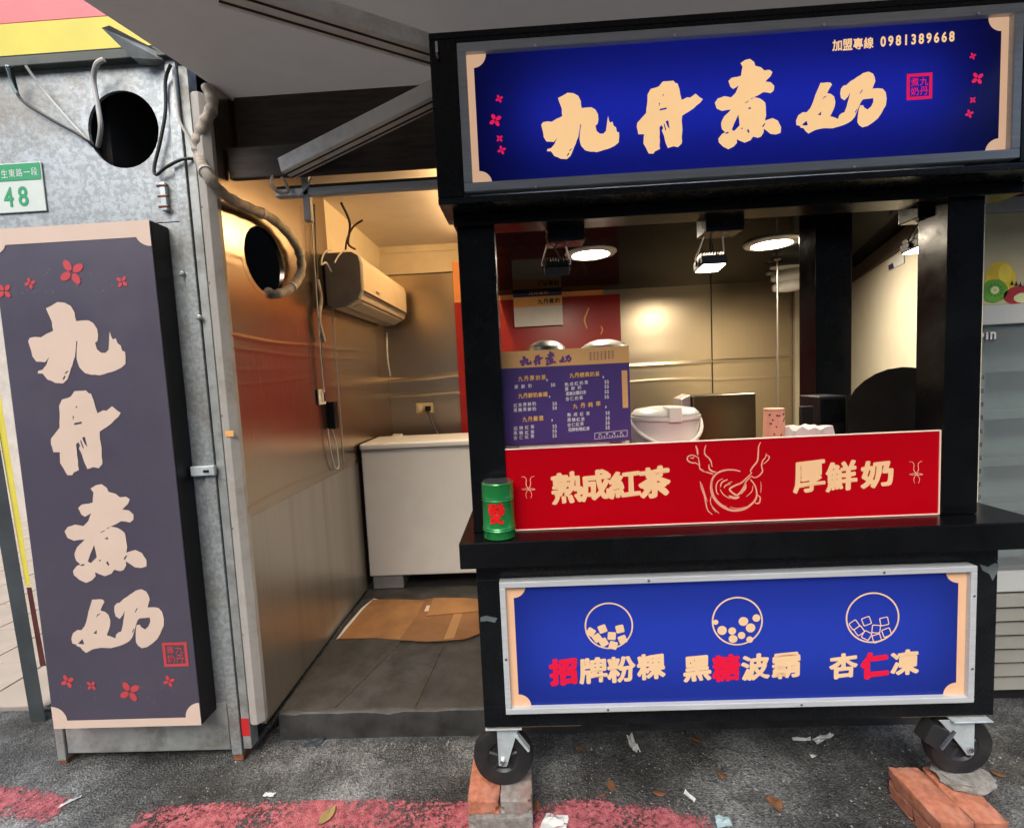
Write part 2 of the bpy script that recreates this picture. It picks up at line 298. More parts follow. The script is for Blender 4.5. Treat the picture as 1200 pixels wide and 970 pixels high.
# ------------------------------------------------------------------ mesh helpers
def setm(o, mt):
    o.data.materials.append(MATS[mt])
class MB:
    def __init__(s): s.v = []; s.f = []
    def add(s, vs, fs):
        k = len(s.v); s.v += [Vector(v) for v in vs]; s.f += [tuple(i + k for i in f) for f in fs]; return s
    def box(s, a, b, rz=0.0):
        x0, y0, z0 = [min(a[i], b[i]) for i in range(3)]; x1, y1, z1 = [max(a[i], b[i]) for i in range(3)]
        vs = [Vector(p) for p in ((x0,y0,z0),(x1,y0,z0),(x1,y1,z0),(x0,y1,z0),(x0,y0,z1),(x1,y0,z1),(x1,y1,z1),(x0,y1,z1))]
        if rz:
            c = Vector(((x0+x1)/2, (y0+y1)/2, 0)); M = Matrix.Rotation(rz, 4, 'Z')
            vs = [M @ (v - c) + c for v in vs]
        return s.add(vs, [(0,3,2,1),(4,5,6,7),(0,1,5,4),(1,2,6,5),(2,3,7,6),(3,0,4,7)])
    def hexa(s, lo, hi):      # two quads
        return s.add(list(lo) + list(hi), [(0,3,2,1),(4,5,6,7),(0,1,5,4),(1,2,6,5),(2,3,7,6),(3,0,4,7)])
    def prism(s, poly, ext, holes=()):
        poly = [Vector(p) for p in poly]; hs = [[Vector(p) for p in h] for h in holes]; ext = Vector(ext)
        allv = poly + [p for h in hs for p in h]; n = len(allv)
        tris = tessellate_polygon([poly] + hs)
        fs = [tuple(t) for t in tris] + [tuple(i + n for i in reversed(t)) for t in tris]
        k = 0
        for loop in [poly] + hs:
            m = len(loop)
            for i in range(m):
                a, b = k + i, k + (i + 1) % m
                fs.append((a, b, b + n, a + n))
            k += m
        return s.add(allv + [p + ext for p in allv], fs)
    def flat(s, poly, holes=()):
        poly = [Vector(p) for p in poly]; hs = [[Vector(p) for p in h] for h in holes]
        return s.add(poly + [p for h in hs for p in h], [tuple(t) for t in tessellate_polygon([poly] + hs)])
    def tube(s, pts, r, n=8, cap=True):
        pts = [Vector(p) for p in pts]; rs = r if isinstance(r, (list, tuple)) else [r] * len(pts)
        up = Vector((0, 0, 1)); rings = []; prev = None
        for i, p in enumerate(pts):
            d = (pts[min(i+1, len(pts)-1)] - pts[max(i-1, 0)]).normalized()
            if prev is None:
                a = d.orthogonal().normalized()
            else:
                a = (prev - d * prev.dot(d)); a = a.normalized() if a.length > 1e-6 else d.orthogonal().normalized()
            prev = a; b = d.cross(a)
            rings.append([p + (a * math.cos(2*math.pi*k/n) + b * math.sin(2*math.pi*k/n)) * rs[i] for k in range(n)])
        vs = [v for rg in rings for v in rg]; fs = []
        for i in range(len(pts) - 1):
            for k in range(n):
                a, b = i*n + k, i*n + (k+1) % n
                fs.append((a, b, b + n, a + n))
        if cap: fs += [tuple(reversed(range(n))), tuple(range((len(pts)-1)*n, len(pts)*n))]
        return s.add(vs, fs)
    def lathe(s, c, prof, n=32, axis='Z', cap=True):
        c = Vector(c); vs = []; fs = []
        for (r, h) in prof:
            for k in range(n):
                a = 2 * math.pi * k / n; x, y = r * math.cos(a), r * math.sin(a)
                v = (x, y, h) if axis == 'Z' else (h, x, y) if axis == 'X' else (x, h, y)
                vs.append(c + Vector(v))
        for i in range(len(prof) - 1):
            for k in range(n):
                a, b = i*n + k, i*n + (k+1) % n
                fs.append((a, b, b + n, a + n))
        if cap: fs += [tuple(reversed(range(n))), tuple(range((len(prof)-1)*n, len(prof)*n))]
        return s.add(vs, fs)
    def build(s, name, mt, parent=None, bevel=0.0, smooth=False, seg=2):
        me = bpy.data.meshes.new(name); me.from_pydata(s.v, [], s.f); me.update()
        bm = bmesh.new(); bm.from_mesh(me); bmesh.ops.recalc_face_normals(bm, faces=bm.faces); bm.to_mesh(me); bm.free()
        o = bpy.data.objects.new(name, me); col.objects.link(o); setm(o, mt)
        if smooth:
            for p in me.polygons: p.use_smooth = True
            try: me.set_sharp_from_angle(angle=R(38))
            except Exception: pass
        if bevel:
            b = o.modifiers.new('bevel', 'BEVEL'); b.width = bevel; b.segments = seg; b.limit_method = 'ANGLE'; b.angle_limit = R(40)
        if parent is not None: attach(o, parent)
        return o
def attach(o, parent):
    o.parent = parent
    if parent.type == 'EMPTY': o.matrix_parent_inverse = Matrix.Translation(parent.location).inverted()
def tag(o, label=None, cat=None, group=None, kind=None):
    if label: o['label'] = label
    if cat: o['category'] = cat
    if group: o['group'] = group
    if kind: o['kind'] = kind
    return o
def thing(name, loc, label, cat, group=None):
    e = bpy.data.objects.new(name, None); e.location = loc; e.empty_display_size = .05; col.objects.link(e)
    return tag(e, label, cat, group)
def bx(name, a, b, mt, parent=None, bevel=.002, rz=0.0): return MB().box(a, b, rz).build(name, mt, parent, bevel)
def smooth_path(pts, k=6):
    pts = [Vector(p) for p in pts]; out = []
    for i in range(len(pts) - 1):
        p0, p1, p2, p3 = pts[max(i-1,0)], pts[i], pts[i+1], pts[min(i+2,len(pts)-1)]
        for j in range(k):
            t = j / k
            out.append(.5 * ((2*p1) + (p2-p0)*t + (2*p0-5*p1+4*p2-p3)*t*t + (3*p1-p0-3*p2+p3)*t*t*t))
    out.append(pts[-1]); return out

# ------------------------------------------------------------------ lettering
GLY = {}
def glyph(ch, bold=0.0):
    key = (ch, bold)
    if key in GLY: return GLY[key]
    c = bpy.data.curves.new('glyph', 'FONT'); c.body = ch; c.resolution_u = 3; c.bevel_depth = bold; c.bevel_resolution = 0
    o = bpy.data.objects.new('glyph', c); col.objects.link(o)
    dg = bpy.context.evaluated_depsgraph_get(); dg.update()
    m = o.evaluated_get(dg).to_mesh()
    vs = [(v.co.x, v.co.y, v.co.z) for v in m.vertices]; fs = [tuple(p.vertices) for p in m.polygons]
    o.evaluated_get(dg).to_mesh_clear(); bpy.data.objects.remove(o); bpy.data.curves.remove(c)
    xs = [v[0] for v in vs]; ys = [v[1] for v in vs]
    cx, cyy = (min(xs)+max(xs))/2, (min(ys)+max(ys))/2; w, h = max(xs)-min(xs), max(ys)-min(ys)
    zx = max(.0001, max(v[2] for v in vs))
    keep = [f for f in fs if min(vs[i][2] for i in f) > -1e-5]      # front half only
    GLY[key] = ([((x-cx)/w, (y-cyy)/h, z/zx) for x, y, z in vs], keep, w, h)
    return GLY[key]
def px_scale(x, y, Y): return (P(x+1, y, Y=Y) - P(x, y, Y=Y)).x
def put_glyph(mb, ch, x, y, w, h, Y, bold=.03, slant=0.0):
    """one character centred on photo pixel (x, y), w by h pixels, on the upright plane Y"""
    vs, fs, gw, gh_ = glyph(ch, bold); c = P(x, y, Y=Y); k = px_scale(x, y, Y)
    if ord(ch) > 0x2e80: w *= min(1, gw/.86); h *= min(1, gh_/.84)      # keep the font's own proportions
    elif ch.isdigit(): w *= min(1, gw/glyph('0', bold)[2])
    elif ch == 'i': w *= .4
    mb.add([(c.x + u*w*k + slant*v*h*k, Y - g*.0004, c.z + v*h*k) for u, v, g in vs], fs)
def char_part(ch, x, y, w, h, Y, mt, parent, bold=.03, name='character'):
    """a heavy round-ended character: the thin outline spread over a small disc, swelling like a brush"""
    vs, fs, gw, gh_ = glyph(ch, 0.0); c = P(x, y, Y=Y); k = px_scale(x, y, Y); m_ = MB()
    if ord(ch) > 0x2e80: w *= min(1, gw/.86); h *= min(1, gh_/.84)
    cjk = ord(ch) > 0x2e80; sx, sz = w*k*(1-2*bold), h*k*(1-2*bold); rb_ = bold*h*k; sd3 = ord(ch) % 97
    def warp(u, v):
        if not cjk: return u, v
        return (u + .022*noise.noise(Vector((u*3.1, v*3.1, sd3))), v + .085*u + .028*noise.noise(Vector((u*3.3, v*3.3, sd3+9.5))))
    wp = [warp(u, v) for u, v, g in vs]
    for i in range(17):
        a = 2*math.pi*i/16; ox, oz = (0, 0) if i == 16 else (rb_*math.cos(a), rb_*math.sin(a))
        m_.add([(c.x + u*sx + ox*(1.12 + .5*noise.noise(Vector((u*2.2, v*2.2, sd3+3)))), Y - i*.00004, c.z + v*sz + oz*(1.0 + .5*noise.noise(Vector((u*2.2, v*2.2, sd3+3))))) for u, v in wp], fs)
    return m_.build(name, mt, parent)
def put_row(mb, text, xa, ya, xb, yb, w, h, Y, bold=.03):
    n = len(text)
    if n > 1: w = min(w, abs(xb-xa)/(n-1)*(1.7 if text.isdigit() else .97))
    for i, ch in enumerate(text):
        t = i / max(1, n - 1)
        if ch != ' ':
            ww = w * (.58 if ch.isdigit() else 1)
            put_glyph(mb, ch, xa + (xb-xa)*t, ya + (yb-ya)*t, ww, h, Y, bold)
BRUSH = {  # outlines of the four brush characters: photo crop origin, crop scale, outline, holes
 'nine': ((625,95), 9.7, [(280,195),(330,170),(390,135),(455,140),(510,170),(540,230),(550,310),(600,303),(660,300),(705,325),(735,380),(740,440),(730,490),(705,510),(720,570),(755,600),(795,600),(825,570),(835,500),(842,440),(850,400),(860,450),(872,475),(900,462),(912,510),(940,530),(950,580),(975,585),(975,640),(970,700),(930,735),(870,765),(800,785),(720,810),(650,805),(590,790),(545,740),(525,660),(530,590),(545,500),(535,490),(525,560),(510,640),(480,720),(450,790),(425,850),(380,890),(310,885),(240,855),(200,800),(155,800),(160,775),(200,765),(240,720),(275,640),(230,695),(150,690),(118,640),(105,560),(90,500),(110,470),(160,460),(210,465),(265,430),(330,400),(325,320),(295,240)],
   [[(405,790),(435,768),(440,776),(412,800)],[(380,850),(400,815),(410,825),(390,855)]]),
 'cinnabar': ((735,85), 9.24, [(385,100),(500,90),(520,115),(545,120),(565,180),(575,240),(590,300),(650,270),(680,275),(740,230),(820,290),(790,330),(720,390),(660,430),(595,470),(590,530),(598,620),(590,700),(590,770),(550,810),(500,800),(440,820),(415,760),(400,690),(375,630),(390,602),(375,572),(350,592),(350,700),(355,830),(300,855),(285,880),(235,880),(205,820),(175,770),(180,690),(185,670),(120,670),(103,590),(110,545),(160,490),(205,440),(215,350),(220,240),(255,180),(320,162),(345,150)],
   [[(350,415),(355,395),(430,380),(425,400)],[(375,255),(395,232),(397,250)],[(415,530),(445,520),(460,615),(438,588)],[(394,560),(402,552),(424,622),(414,630)],[(343,328),(356,335),(345,372)]]),
 'boil': ((830,60), 8.08, [(305,115),(350,85),(395,75),(435,105),(445,140),(500,155),(530,185),(580,178),(608,200),(590,240),(540,290),(590,295),(625,330),(620,375),(590,400),(520,390),(480,415),(430,440),(490,450),(540,490),(545,560),(548,610),(535,660),(610,635),(660,660),(690,720),(685,775),(640,790),(590,785),(525,735),(525,770),(500,810),(470,822),(425,810),(400,845),(345,868),(300,850),(270,835),(272,870),(240,905),(190,930),(140,905),(100,865),(95,830),(130,785),(160,770),(130,740),(122,680),(150,620),(215,555),(130,568),(80,545),(62,490),(90,450),(150,428),(215,440),(260,395),(290,325),(235,360),(210,340),(190,285),(220,255),(310,235),(325,150)],
   [[(285,600),(268,640),(248,680),(222,745),(245,758),(297,705),(292,650)],[(372,546),(400,528),(404,551)],[(308,730),(328,726),(320,744)],[(365,750),(380,738),(392,770),(380,777)],[(345,492),(380,470),(384,476),(350,496)],[(508,715),(532,682),(540,690),(518,722)],[(165,786),(190,778),(196,770),(180,766),(160,776)],[(400,455),(420,443),(424,448),(404,460)]]),
 'milk': ((925,75), 9.6, [(350,215),(465,212),(480,235),(445,290),(425,330),(470,340),(505,370),(518,430),(510,480),(480,550),(460,590),(500,600),(550,620),(560,580),(590,555),(620,545),(645,480),(660,420),(675,370),(685,320),(660,370),(620,412),(580,385),(572,330),(580,280),(610,245),(640,240),(690,195),(760,150),(830,105),(890,88),(940,110),(960,150),(968,195),(950,240),(935,280),(1000,275),(1050,280),(1085,320),(1095,390),(1085,470),(1040,550),(1000,610),(940,660),(880,700),(820,715),(785,690),(765,655),(770,590),(780,520),(795,470),(830,465),(840,490),(880,515),(920,480),(945,430),(945,385),(830,400),(805,430),(780,490),(760,540),(735,600),(700,640),(630,680),(560,705),(490,725),(380,725),(290,745),(215,785),(180,755),(160,725),(120,715),(125,700),(80,690),(75,640),(100,580),(150,545),(195,545),(235,500),(270,420),(310,310),(330,265)],
   [[(320,575),(360,535),(355,580)],[(140,690),(170,660),(195,640),(208,690),(185,695)],[(365,410),(390,370),(430,358),(390,385)],[(790,335),(818,290),(828,292),(800,337)],[(735,545),(760,508),(766,512),(745,552)]]),
}
BRUSH_Y = 1.49
def _brush_norm(k):
    (ox, oy), s, out, holes = BRUSH[k]
    def cv(l): return [(lambda q: (q.x, q.z))(P(ox + a/s, oy + b/s, Y=BRUSH_Y)) for a, b in l]
    o = cv(out); hs = [cv(h) for h in holes]
    # rough dry-brush edge: split long edges and jitter
    o2 = []
    rnd = random.Random(len(out))
    for i in range(len(o)):
        a, b = Vector(o[i]), Vector(o[(i+1) % len(o)]); n = max(1, int((b-a).length / .009))
        for j in range(n):
            q = a.lerp(b, j/n)
            if j: q += Vector((rnd.uniform(-1, 1), rnd.uniform(-1, 1))) * .0011
            o2.append((q.x, q.y))
    xs = [q[0] for q in o]; ys = [q[1] for q in o]
    cx, cyy = (min(xs)+max(xs))/2, (min(ys)+max(ys))/2
    return [(x-cx, y-cyy) for x, y in o2], [[(x-cx, y-cyy) for x, y in h] for h in hs], (cx, cyy), max(xs)-min(xs), max(ys)-min(ys)
BN = {k: _brush_norm(k) for k in BRUSH}
def put_brush(mb, k, X, Z, Y, s, sz=None):
    o, hs, _, _, _ = BN[k]; sz = sz or s
    mb.flat([(X + x*s, Y, Z + y*sz) for x, y in o], [[(X + x*s, Y, Z + y*sz) for x, y in h] for h in hs])
def put_blossom(mb, X, Z, Y, r, a0=0.3, n=4):
    for i in range(n):
        a = a0 + 2*math.pi*i/n; c = Vector((math.cos(a), math.sin(a))) * r * .58
        pts = []
        for j in range(10):
            t = 2*math.pi*j/10; q = Vector((math.cos(t)*r*.46, math.sin(t)*r*.3))
            pts.append((X + c.x + q.x*math.cos(a) - q.y*math.sin(a), Y, Z + c.y + q.x*math.sin(a) + q.y*math.cos(a)))
        mb.flat(pts)
def ring_flat(mb, X, Z, Y, r0_, r1_, n=40, a0=0, a1=2*math.pi):
    vs = []; fs = []
    for i in range(n + 1):
        a = a0 + (a1-a0)*i/n
        vs += [(X + r0_*math.cos(a), Y, Z + r0_*math.sin(a)), (X + r1_*math.cos(a), Y, Z + r1_*math.sin(a))]
    for i in range(n): fs.append((2*i, 2*i+1, 2*i+3, 2*i+2))
    mb.add(vs, fs)
def disc_flat(mb, X, Z, Y, r, n=20): mb.flat([(X + r*math.cos(2*math.pi*i/n), Y, Z + r*math.sin(2*math.pi*i/n)) for i in range(n)])
def ribbon(mb, pts, w, Y, taper=True, k=5):
    """a drawn line: photo pixels on the upright plane Y, w pixels wide"""
    q = smooth_path([(a, b, 0) for a, b in pts], k); n = len(q); sd_ = []
    for i in range(n):
        d = (q[min(i+1,n-1)] - q[max(i-1,0)]).normalized(); nn = Vector((-d.y, d.x, 0))
        ww = w/2 * ((.35 + .65*math.sin(math.pi*(.08+.84*i/(n-1)))) if taper else 1)
        sd_ += [P(q[i].x + nn.x*ww, q[i].y + nn.y*ww, Y=Y), P(q[i].x - nn.x*ww, q[i].y - nn.y*ww, Y=Y)]
    mb.add(sd_, [(2*i, 2*i+1, 2*i+3, 2*i+2) for i in range(n-1)])
def put_seal(mb, X, Z, Y, s):
    h = s/2; t = s*.12
    mb.flat([(X-h,Y,Z-h),(X+h,Y,Z-h),(X+h,Y,Z+h),(X-h,Y,Z+h)], [[(X-h+t,Y,Z-h+t),(X-h+t,Y,Z+h-t),(X+h-t,Y,Z+h-t),(X+h-t,Y,Z-h+t)]])
    for ch, dx, dz in (('煮',-.18,.18),('九',.18,.18),('奶',-.18,-.18),('丹',.18,-.18)):
        vs, fs, _, _ = glyph(ch, .01); mb.add([(X+dx*s+u*s*.32, Y-g*.0003, Z+dz*s+v*s*.32) for u, v, g in vs], fs)
def corner_deco(mb, X0, X1, Z0, Z1, Y, r, band, top=True, bottom=True, lr=(True, True), hb=0.0, only=None):
    """cream side bands with quarter rounds in the corners"""
    for k, (xe, sg) in enumerate(((X0, 1), (X1, -1))):
        if only is not None and k != only: continue
        if lr[k]: mb.flat([(xe,Y,Z0),(xe+sg*band,Y,Z0),(xe+sg*band,Y,Z1),(xe,Y,Z1)])
        for zc, sz, on in ((Z1, -1, top), (Z0, 1, bottom)):
            if not on: continue
            b = band if lr[k] else 0
            c = [(xe+sg*b, Y-.0004, zc + sz*hb)]
            for i in range(11):
                a = math.pi/2*i/10; c.append((xe+sg*(b + r*math.cos(a)), Y-.0004, zc + sz*(hb + r*math.sin(a))))
            mb.flat(c)

# ================================================================== SETTING
def gh(x, y): return .006 * noise.noise(Vector((x*2.2, y*2.2, 3))) + .0025 * noise.noise(Vector((x*9, y*9, 1)))
def axis_pts(a, b, lo, hi, step):
    o = []; x = a
    while x < lo: o.append(x); x = min(lo, x + max(step, (lo - x) * .45))
    while x < hi: o.append(x); x += step
    x = hi
    while x < b: o.append(x); x += max(step, (x - hi) * .8 + step)
    o.append(b); return o
gxs = axis_pts(-60, 60, -3.2, 2.6, .03); gys = axis_pts(-60, 60, 1.2, 2.6, .03)
mb = MB(); nx = len(gxs)
mb.add([(x, y, gh(x, y)) for y in gys for x in gxs], [(j*nx+i, j*nx+i+1, (j+1)*nx+i+1, (j+1)*nx+i) for j in range(len(gys)-1) for i in range(nx-1)])
tag(mb.build('ground', 'asphalt', smooth=True), 'worn grey asphalt street in front of the stall', 'ground', kind='structure')

def paint_sheet(pix, name):
    """worn red kerb paint: a sheet following the asphalt; 'cover' thins out to the worn edge"""
    poly = [P(a, b, Z=0) for a, b in pix]; x0 = min(p.x for p in poly); x1 = max(p.x for p in poly); y0 = min(p.y for p in poly); y1 = max(p.y for p in poly)
    st = .025; vs = []; cov = []; idx = {}; fs = []
    def inside(x, y):
        c = False; n = len(poly)
        for i in range(n):
            a, b = poly[i], poly[i-1]
            if (a.y > y) != (b.y > y) and x < (b.x-a.x)*(y-a.y)/(b.y-a.y) + a.x: c = not c
        return c
    def edge(x, y):
        m = 9
        for i in range(len(poly)):
            a, b = poly[i], poly[i-1]; d = Vector((b.x-a.x, b.y-a.y)); t = max(0, min(1, ((x-a.x)*d.x+(y-a.y)*d.y)/max(1e-9, d.length_squared)))
            m = min(m, math.hypot(x-a.x-d.x*t, y-a.y-d.y*t))
        return m
    I = int((x1-x0)/st)+3; J = int((y1-y0)/st)+3
    for j in range(J):
        for i in range(I):
            x, y = x0-st+i*st, y0-st+j*st
            e = edge(x, y); s = e if inside(x, y) else -e
            if s > -.05:
                idx[(i, j)] = len(vs); vs.append((x, y, gh(x, y) + .004)); cov.append(max(.28, min(.505, .47 + s*4)))
    for j in range(J-1):
        for i in range(I-1):
            q = [(i,j),(i+1,j),(i+1,j+1),(i,j+1)]
            if all(k in idx for k in q): fs.append(tuple(idx[k] for k in q))
    o = MB().add(vs, fs).build(name, 'red_paint', smooth=True)
    at = o.data.attributes.new('cover', 'FLOAT', 'POINT')
    at.data.foreach_set('value', cov)
    tag(o, kind='structure'); return o
paint_sheet([(140,985),(170,950),(260,942),(400,938),(545,942),(620,945),(700,938),(790,950),(830,960),(840,990)], 'road_paint')
paint_sheet([(-60,925),(30,925),(80,938),(60,962),(-20,962),(-60,962)], 'road_paint')

# raised concrete shop floor with its step edge
SZ = .13
mb = MB(); nn_ = 150
def stp(x):
    c_ = max(0, noise.noise(Vector((x*7, 1.3, 0))) - .15)*.05 + max(0, noise.noise(Vector((x*23, 4.3, 0))) - .1)*.02
    w_ = .006*noise.noise(Vector((x*5, 9, 2)))
    return [(2.035+w_, -.2), (2.03+w_, SZ*.45), (2.03+w_*1.5, SZ-.008-c_*.7), (2.036+w_+c_*.6, SZ-.002-c_*.25), (2.05+c_, SZ), (2.6, SZ), (3.3, SZ), (4.35, SZ)]
for i in range(nn_+1):
    x = -1.195 + 2.915*i/nn_
    mb.v += [Vector((x, y, z + (.0025*noise.noise(Vector((x*3, y*3, 5))) if z == SZ else 0))) for y, z in stp(x)]
mb.f = [(8*i+k, 8*(i+1)+k, 8*(i+1)+k+1, 8*i+k+1) for i in range(nn_) for k in range(7)]
tag(mb.build('shop_floor', 'concrete_step', smooth=True), 'raised concrete shop floor with a worn step edge', 'floor', kind='structure')
sf = bpy.data.objects['shop_floor']
for (xa, ya), (xb, yb_) in (((392,829),(470,752)), ((486,829),(521,752))):
    pa, pb = P(xa, ya, Z=SZ), P(xb, yb_, Z=SZ); dd = Vector((pb.y-pa.y, pa.x-pb.x, 0)).normalized()*.004
    MB().hexa([pa-dd+Vector((0,0,-.01)), pb-dd+Vector((0,0,-.01)), pb+dd+Vector((0,0,-.01)), pa+dd+Vector((0,0,-.01))], [pa-dd+Vector((0,0,.0032)), pb-dd+Vector((0,0,.0032)), pb+dd+Vector((0,0,.0032)), pa+dd+Vector((0,0,.0032))]).build('joint', 'dark_timber', sf)
# pavement of the neighbour on the far left, laid in tiles
pv = MB().box((-16, 2.28, -.1), (-2.14, 7.0, .004)).build('pavement', 'grout'); tag(pv, 'beige tiled pavement beside the galvanised booth', 'pavement', kind='structure')
tile_mesh = None
for i in range(20):
    for j in range(10):
        x, y = -2.16 - .41*i, 2.30 + .41*j
        if tile_mesh is None:
            t = MB().box((-.40, 0, 0), (0, .40, .012)).build('tile', 'tile_beige', None, .003); tile_mesh = t
        else:
            t = tile_mesh.copy(); col.objects.link(t)
        t.location = (x, y, .003 + random.uniform(-.001, .001)); t.parent = pv

# ------------------------------------------------------------------ shop walls
WX, BY, CZ = -1.2, 4.17, 2.76        # left wall, back wall, ceiling of the shop
def dented(name, org, ux, uz, nrm_, L_, H_, mt, parent, amp=.004, nu=30, nv=90, seed=0, skip=None, creases=(), calm=None):
    org, ux, uz, nrm_ = map(Vector, (org, ux, uz, nrm_)); m_ = MB(); vs = []
    sm = lambda t: t*t*(3-2*t)
    for j in range(nv+1):
        for i in range(nu+1):
            a, b2 = L_*i/nu, H_*j/nv; ed = sm(min(1, a/.3, (L_-a)/.3)) * sm(min(1, b2/.3, (H_-b2)/.3))
            q = org + ux*a + uz*b2
            dsp = amp*(noise.noise(Vector((a*.6+seed, 3.1, b2*2.2))) + .12*noise.noise(Vector((a*1.2, seed, b2*9))))*ed
            for zc, am, wd in creases:
                zz_ = q.z - zc - .03*noise.noise(Vector((a*1.3+seed, zc*7, 0))) - .01*a
                dsp += am*math.exp(-(zz_/wd)**2)
            if calm: dsp *= sm(max(0, min(1, (calm(q)-1.5)/3)))
            vs.append(q + nrm_*dsp)
    fs = []
    for j in range(nv):
        for i in range(nu):
            f = (j*(nu+1)+i, j*(nu+1)+i+1, (j+1)*(nu+1)+i+1, (j+1)*(nu+1)+i)
            if skip and all(skip(vs[k]) for k in f): continue
            fs.append(f)
    m_.add(vs, fs)
    o_ = m_.build(name, mt, parent, smooth=True)
    return o_
w = thing('steel_wall', (WX, 3, SZ), 'brushed stainless steel sheet wall with a round pipe hole', 'wall')
hc = P(311, 306, X=WX)
def wpt(y, z): return (WX, y, z)
hole = [wpt(hc.y + .172*math.cos(2*math.pi*i/28), hc.z + .152*math.sin(2*math.pi*i/28)) for i in range(28)]
inh = lambda v: ((v.y-hc.y)/.172)**2 + ((v.z-hc.z)/.152)**2 < 1.12
CRL = [(P(300,397,X=WX).z, .0022, .009), (P(300,413,X=WX).z, .0014, .008), (P(300,432,X=WX).z, .0006, .008), (P(300,447,X=WX).z, .0008, .007), (1.085, .003, .014)]
dented('upper_sheet', (WX,1.95,1.06), (0,1,0), (0,0,1), (1,0,0), 1.07, 1.84, 'steel_warm', w, .006, 70, 420, seed=4, skip=inh, creases=CRL, calm=lambda v: ((v.y-hc.y)/.172)**2 + ((v.z-hc.z)/.152)**2)
dented('upper_sheet', (WX+.002,3.019,1.06), (0,1,0), (0,0,1), (1,0,0), BY-3.019, 1.142, 'steel_warm', w, .005, 40, 260, creases=CRL)
bx('plaster_strip', (WX-.03,3.023,2.203), (WX-.004,BY,CZ), 'cream_wall', w, .001)
bx('lower_sheet', (WX-.03,1.95,SZ+.012), (WX-.006,BY,1.057), 'steel_dull', w, .001)
bx('seam_strip', (WX-.001,3.012,1.06), (WX+.003,3.034,2.2), 'steel_dull', w, .001)
bx('backing', (WX-.5,2.0,SZ), (WX-.46,5.2,2.9), 'dark_void', w, 0)
bx('backing', (WX-.459,5.16,SZ), (WX-.05,5.2,2.9), 'dark_void', w, 0)
bx('backing', (WX-.5,2.0,2.905), (WX-.04,5.2,2.92), 'dark_void', w, 0)
rg = MB(); n = 44
for i in range(n):
    a = 2*math.pi*i/n
    for k_, dx in ((1.0, -.02), (1.0, .0008), (1.16, .0008), (1.165, -.002)): rg.v.append(Vector((WX+dx, hc.y + .172*k_*math.cos(a), hc.z + .152*k_*math.sin(a))))
rg.f = [(4*i+k, 4*((i+1) % n)+k, 4*((i+1) % n)+k+1, 4*i+k+1) for i in range(n) for k in range(3)]
rg.build('hole_rim', 'steel_warm', w, smooth=True)

w = thing('back_wall', (0, BY, SZ), 'stainless steel clad back wall of the shop with cream upper strip', 'wall')
xs_ = P(834,400,Y=BY).x
CRB = [(P(780,428,Y=BY).z, .0055, .013), (P(780,447,Y=BY).z, .003, .011)]
for x0, x1 in ((-1.23, .3), (.302, xs_), (xs_+.003, 2.4)):
    dented('steel_sheet', (x0, BY + (.002 if x0 < .3 else 0), SZ), (1,0,0), (0,0,1), (0,-1,0), x1-x0, 2.52-SZ, 'steel_back', w, .007, 40, 420, seed=x0*3, creases=CRB)
bx('seam', (xs_-.004, BY-.004, SZ), (xs_+.006, BY-.001, 2.31), 'dark_timber', w, 0)
bx('backing', (-1.25, BY+.03, SZ), (2.9, BY+.06, 2.9), 'dark_void', w, 0)
bx('fascia', (-1.23, BY-.02, 2.523), (2.36, BY+.03, CZ+.05), 'cream_wall', w, .003)
bx('pilaster', (2.28, BY-.04, SZ), (2.37, BY-.002, 2.33), 'cream_wall', w, .004)
bx('trim', (-1.17, BY-.03, 2.70), (-.2, BY-.022, 2.74), 'cream_wall', w, .003)

# right hand cream wall, running outwards to the street
a_, b_ = Vector((1.80, 2.02, 0)), Vector((2.75, 4.28, 0)); dn = (b_-a_).normalized(); nn = Vector((dn.y, -dn.x, 0))
w = MB().hexa([a_, b_, b_+nn*.05, a_+nn*.05], [v+Vector((0,0,2.33)) for v in (a_, b_, b_+nn*.05, a_+nn*.05)]).build('cream_wall', 'partition_cream')
tag(w, 'plain cream partition wall behind the black splash guard', 'wall')
m1_ = -nn*.02; MB().hexa([a_+m1_+Vector((0,0,2.20)), b_+m1_+Vector((0,0,2.20)), b_-nn*.001+Vector((0,0,2.20)), a_-nn*.001+Vector((0,0,2.20))], [a_+m1_+Vector((0,0,2.296)), b_+m1_+Vector((0,0,2.296)), b_-nn*.001+Vector((0,0,2.296)), a_-nn*.001+Vector((0,0,2.296))]).build('top_rail', 'dark_timber', w, .003)
def on_wall(x, y):      # pixel on the slanted cream wall
    d = fwd + cr*((x-600)/FPX) - cu*((y-485)/FPX); t = (a_-EYEV).dot(nn)/d.dot(nn); return EYEV + d*t - nn*.004
nt_ = [on_wall(1042,304), on_wall(1060,296), on_wall(1061,308), on_wall(1043,317)]
nt_ = MB().prism(nt_, -nn*.002).build('notice', 'paper_white', w)
k_ = MB(); k_.prism([on_wall(1042.5,311), on_wall(1048,308), on_wall(1049,314), on_wall(1043.3,316.5)], -nn*.003); k_.build('printed_mark', 'navy_print', w)

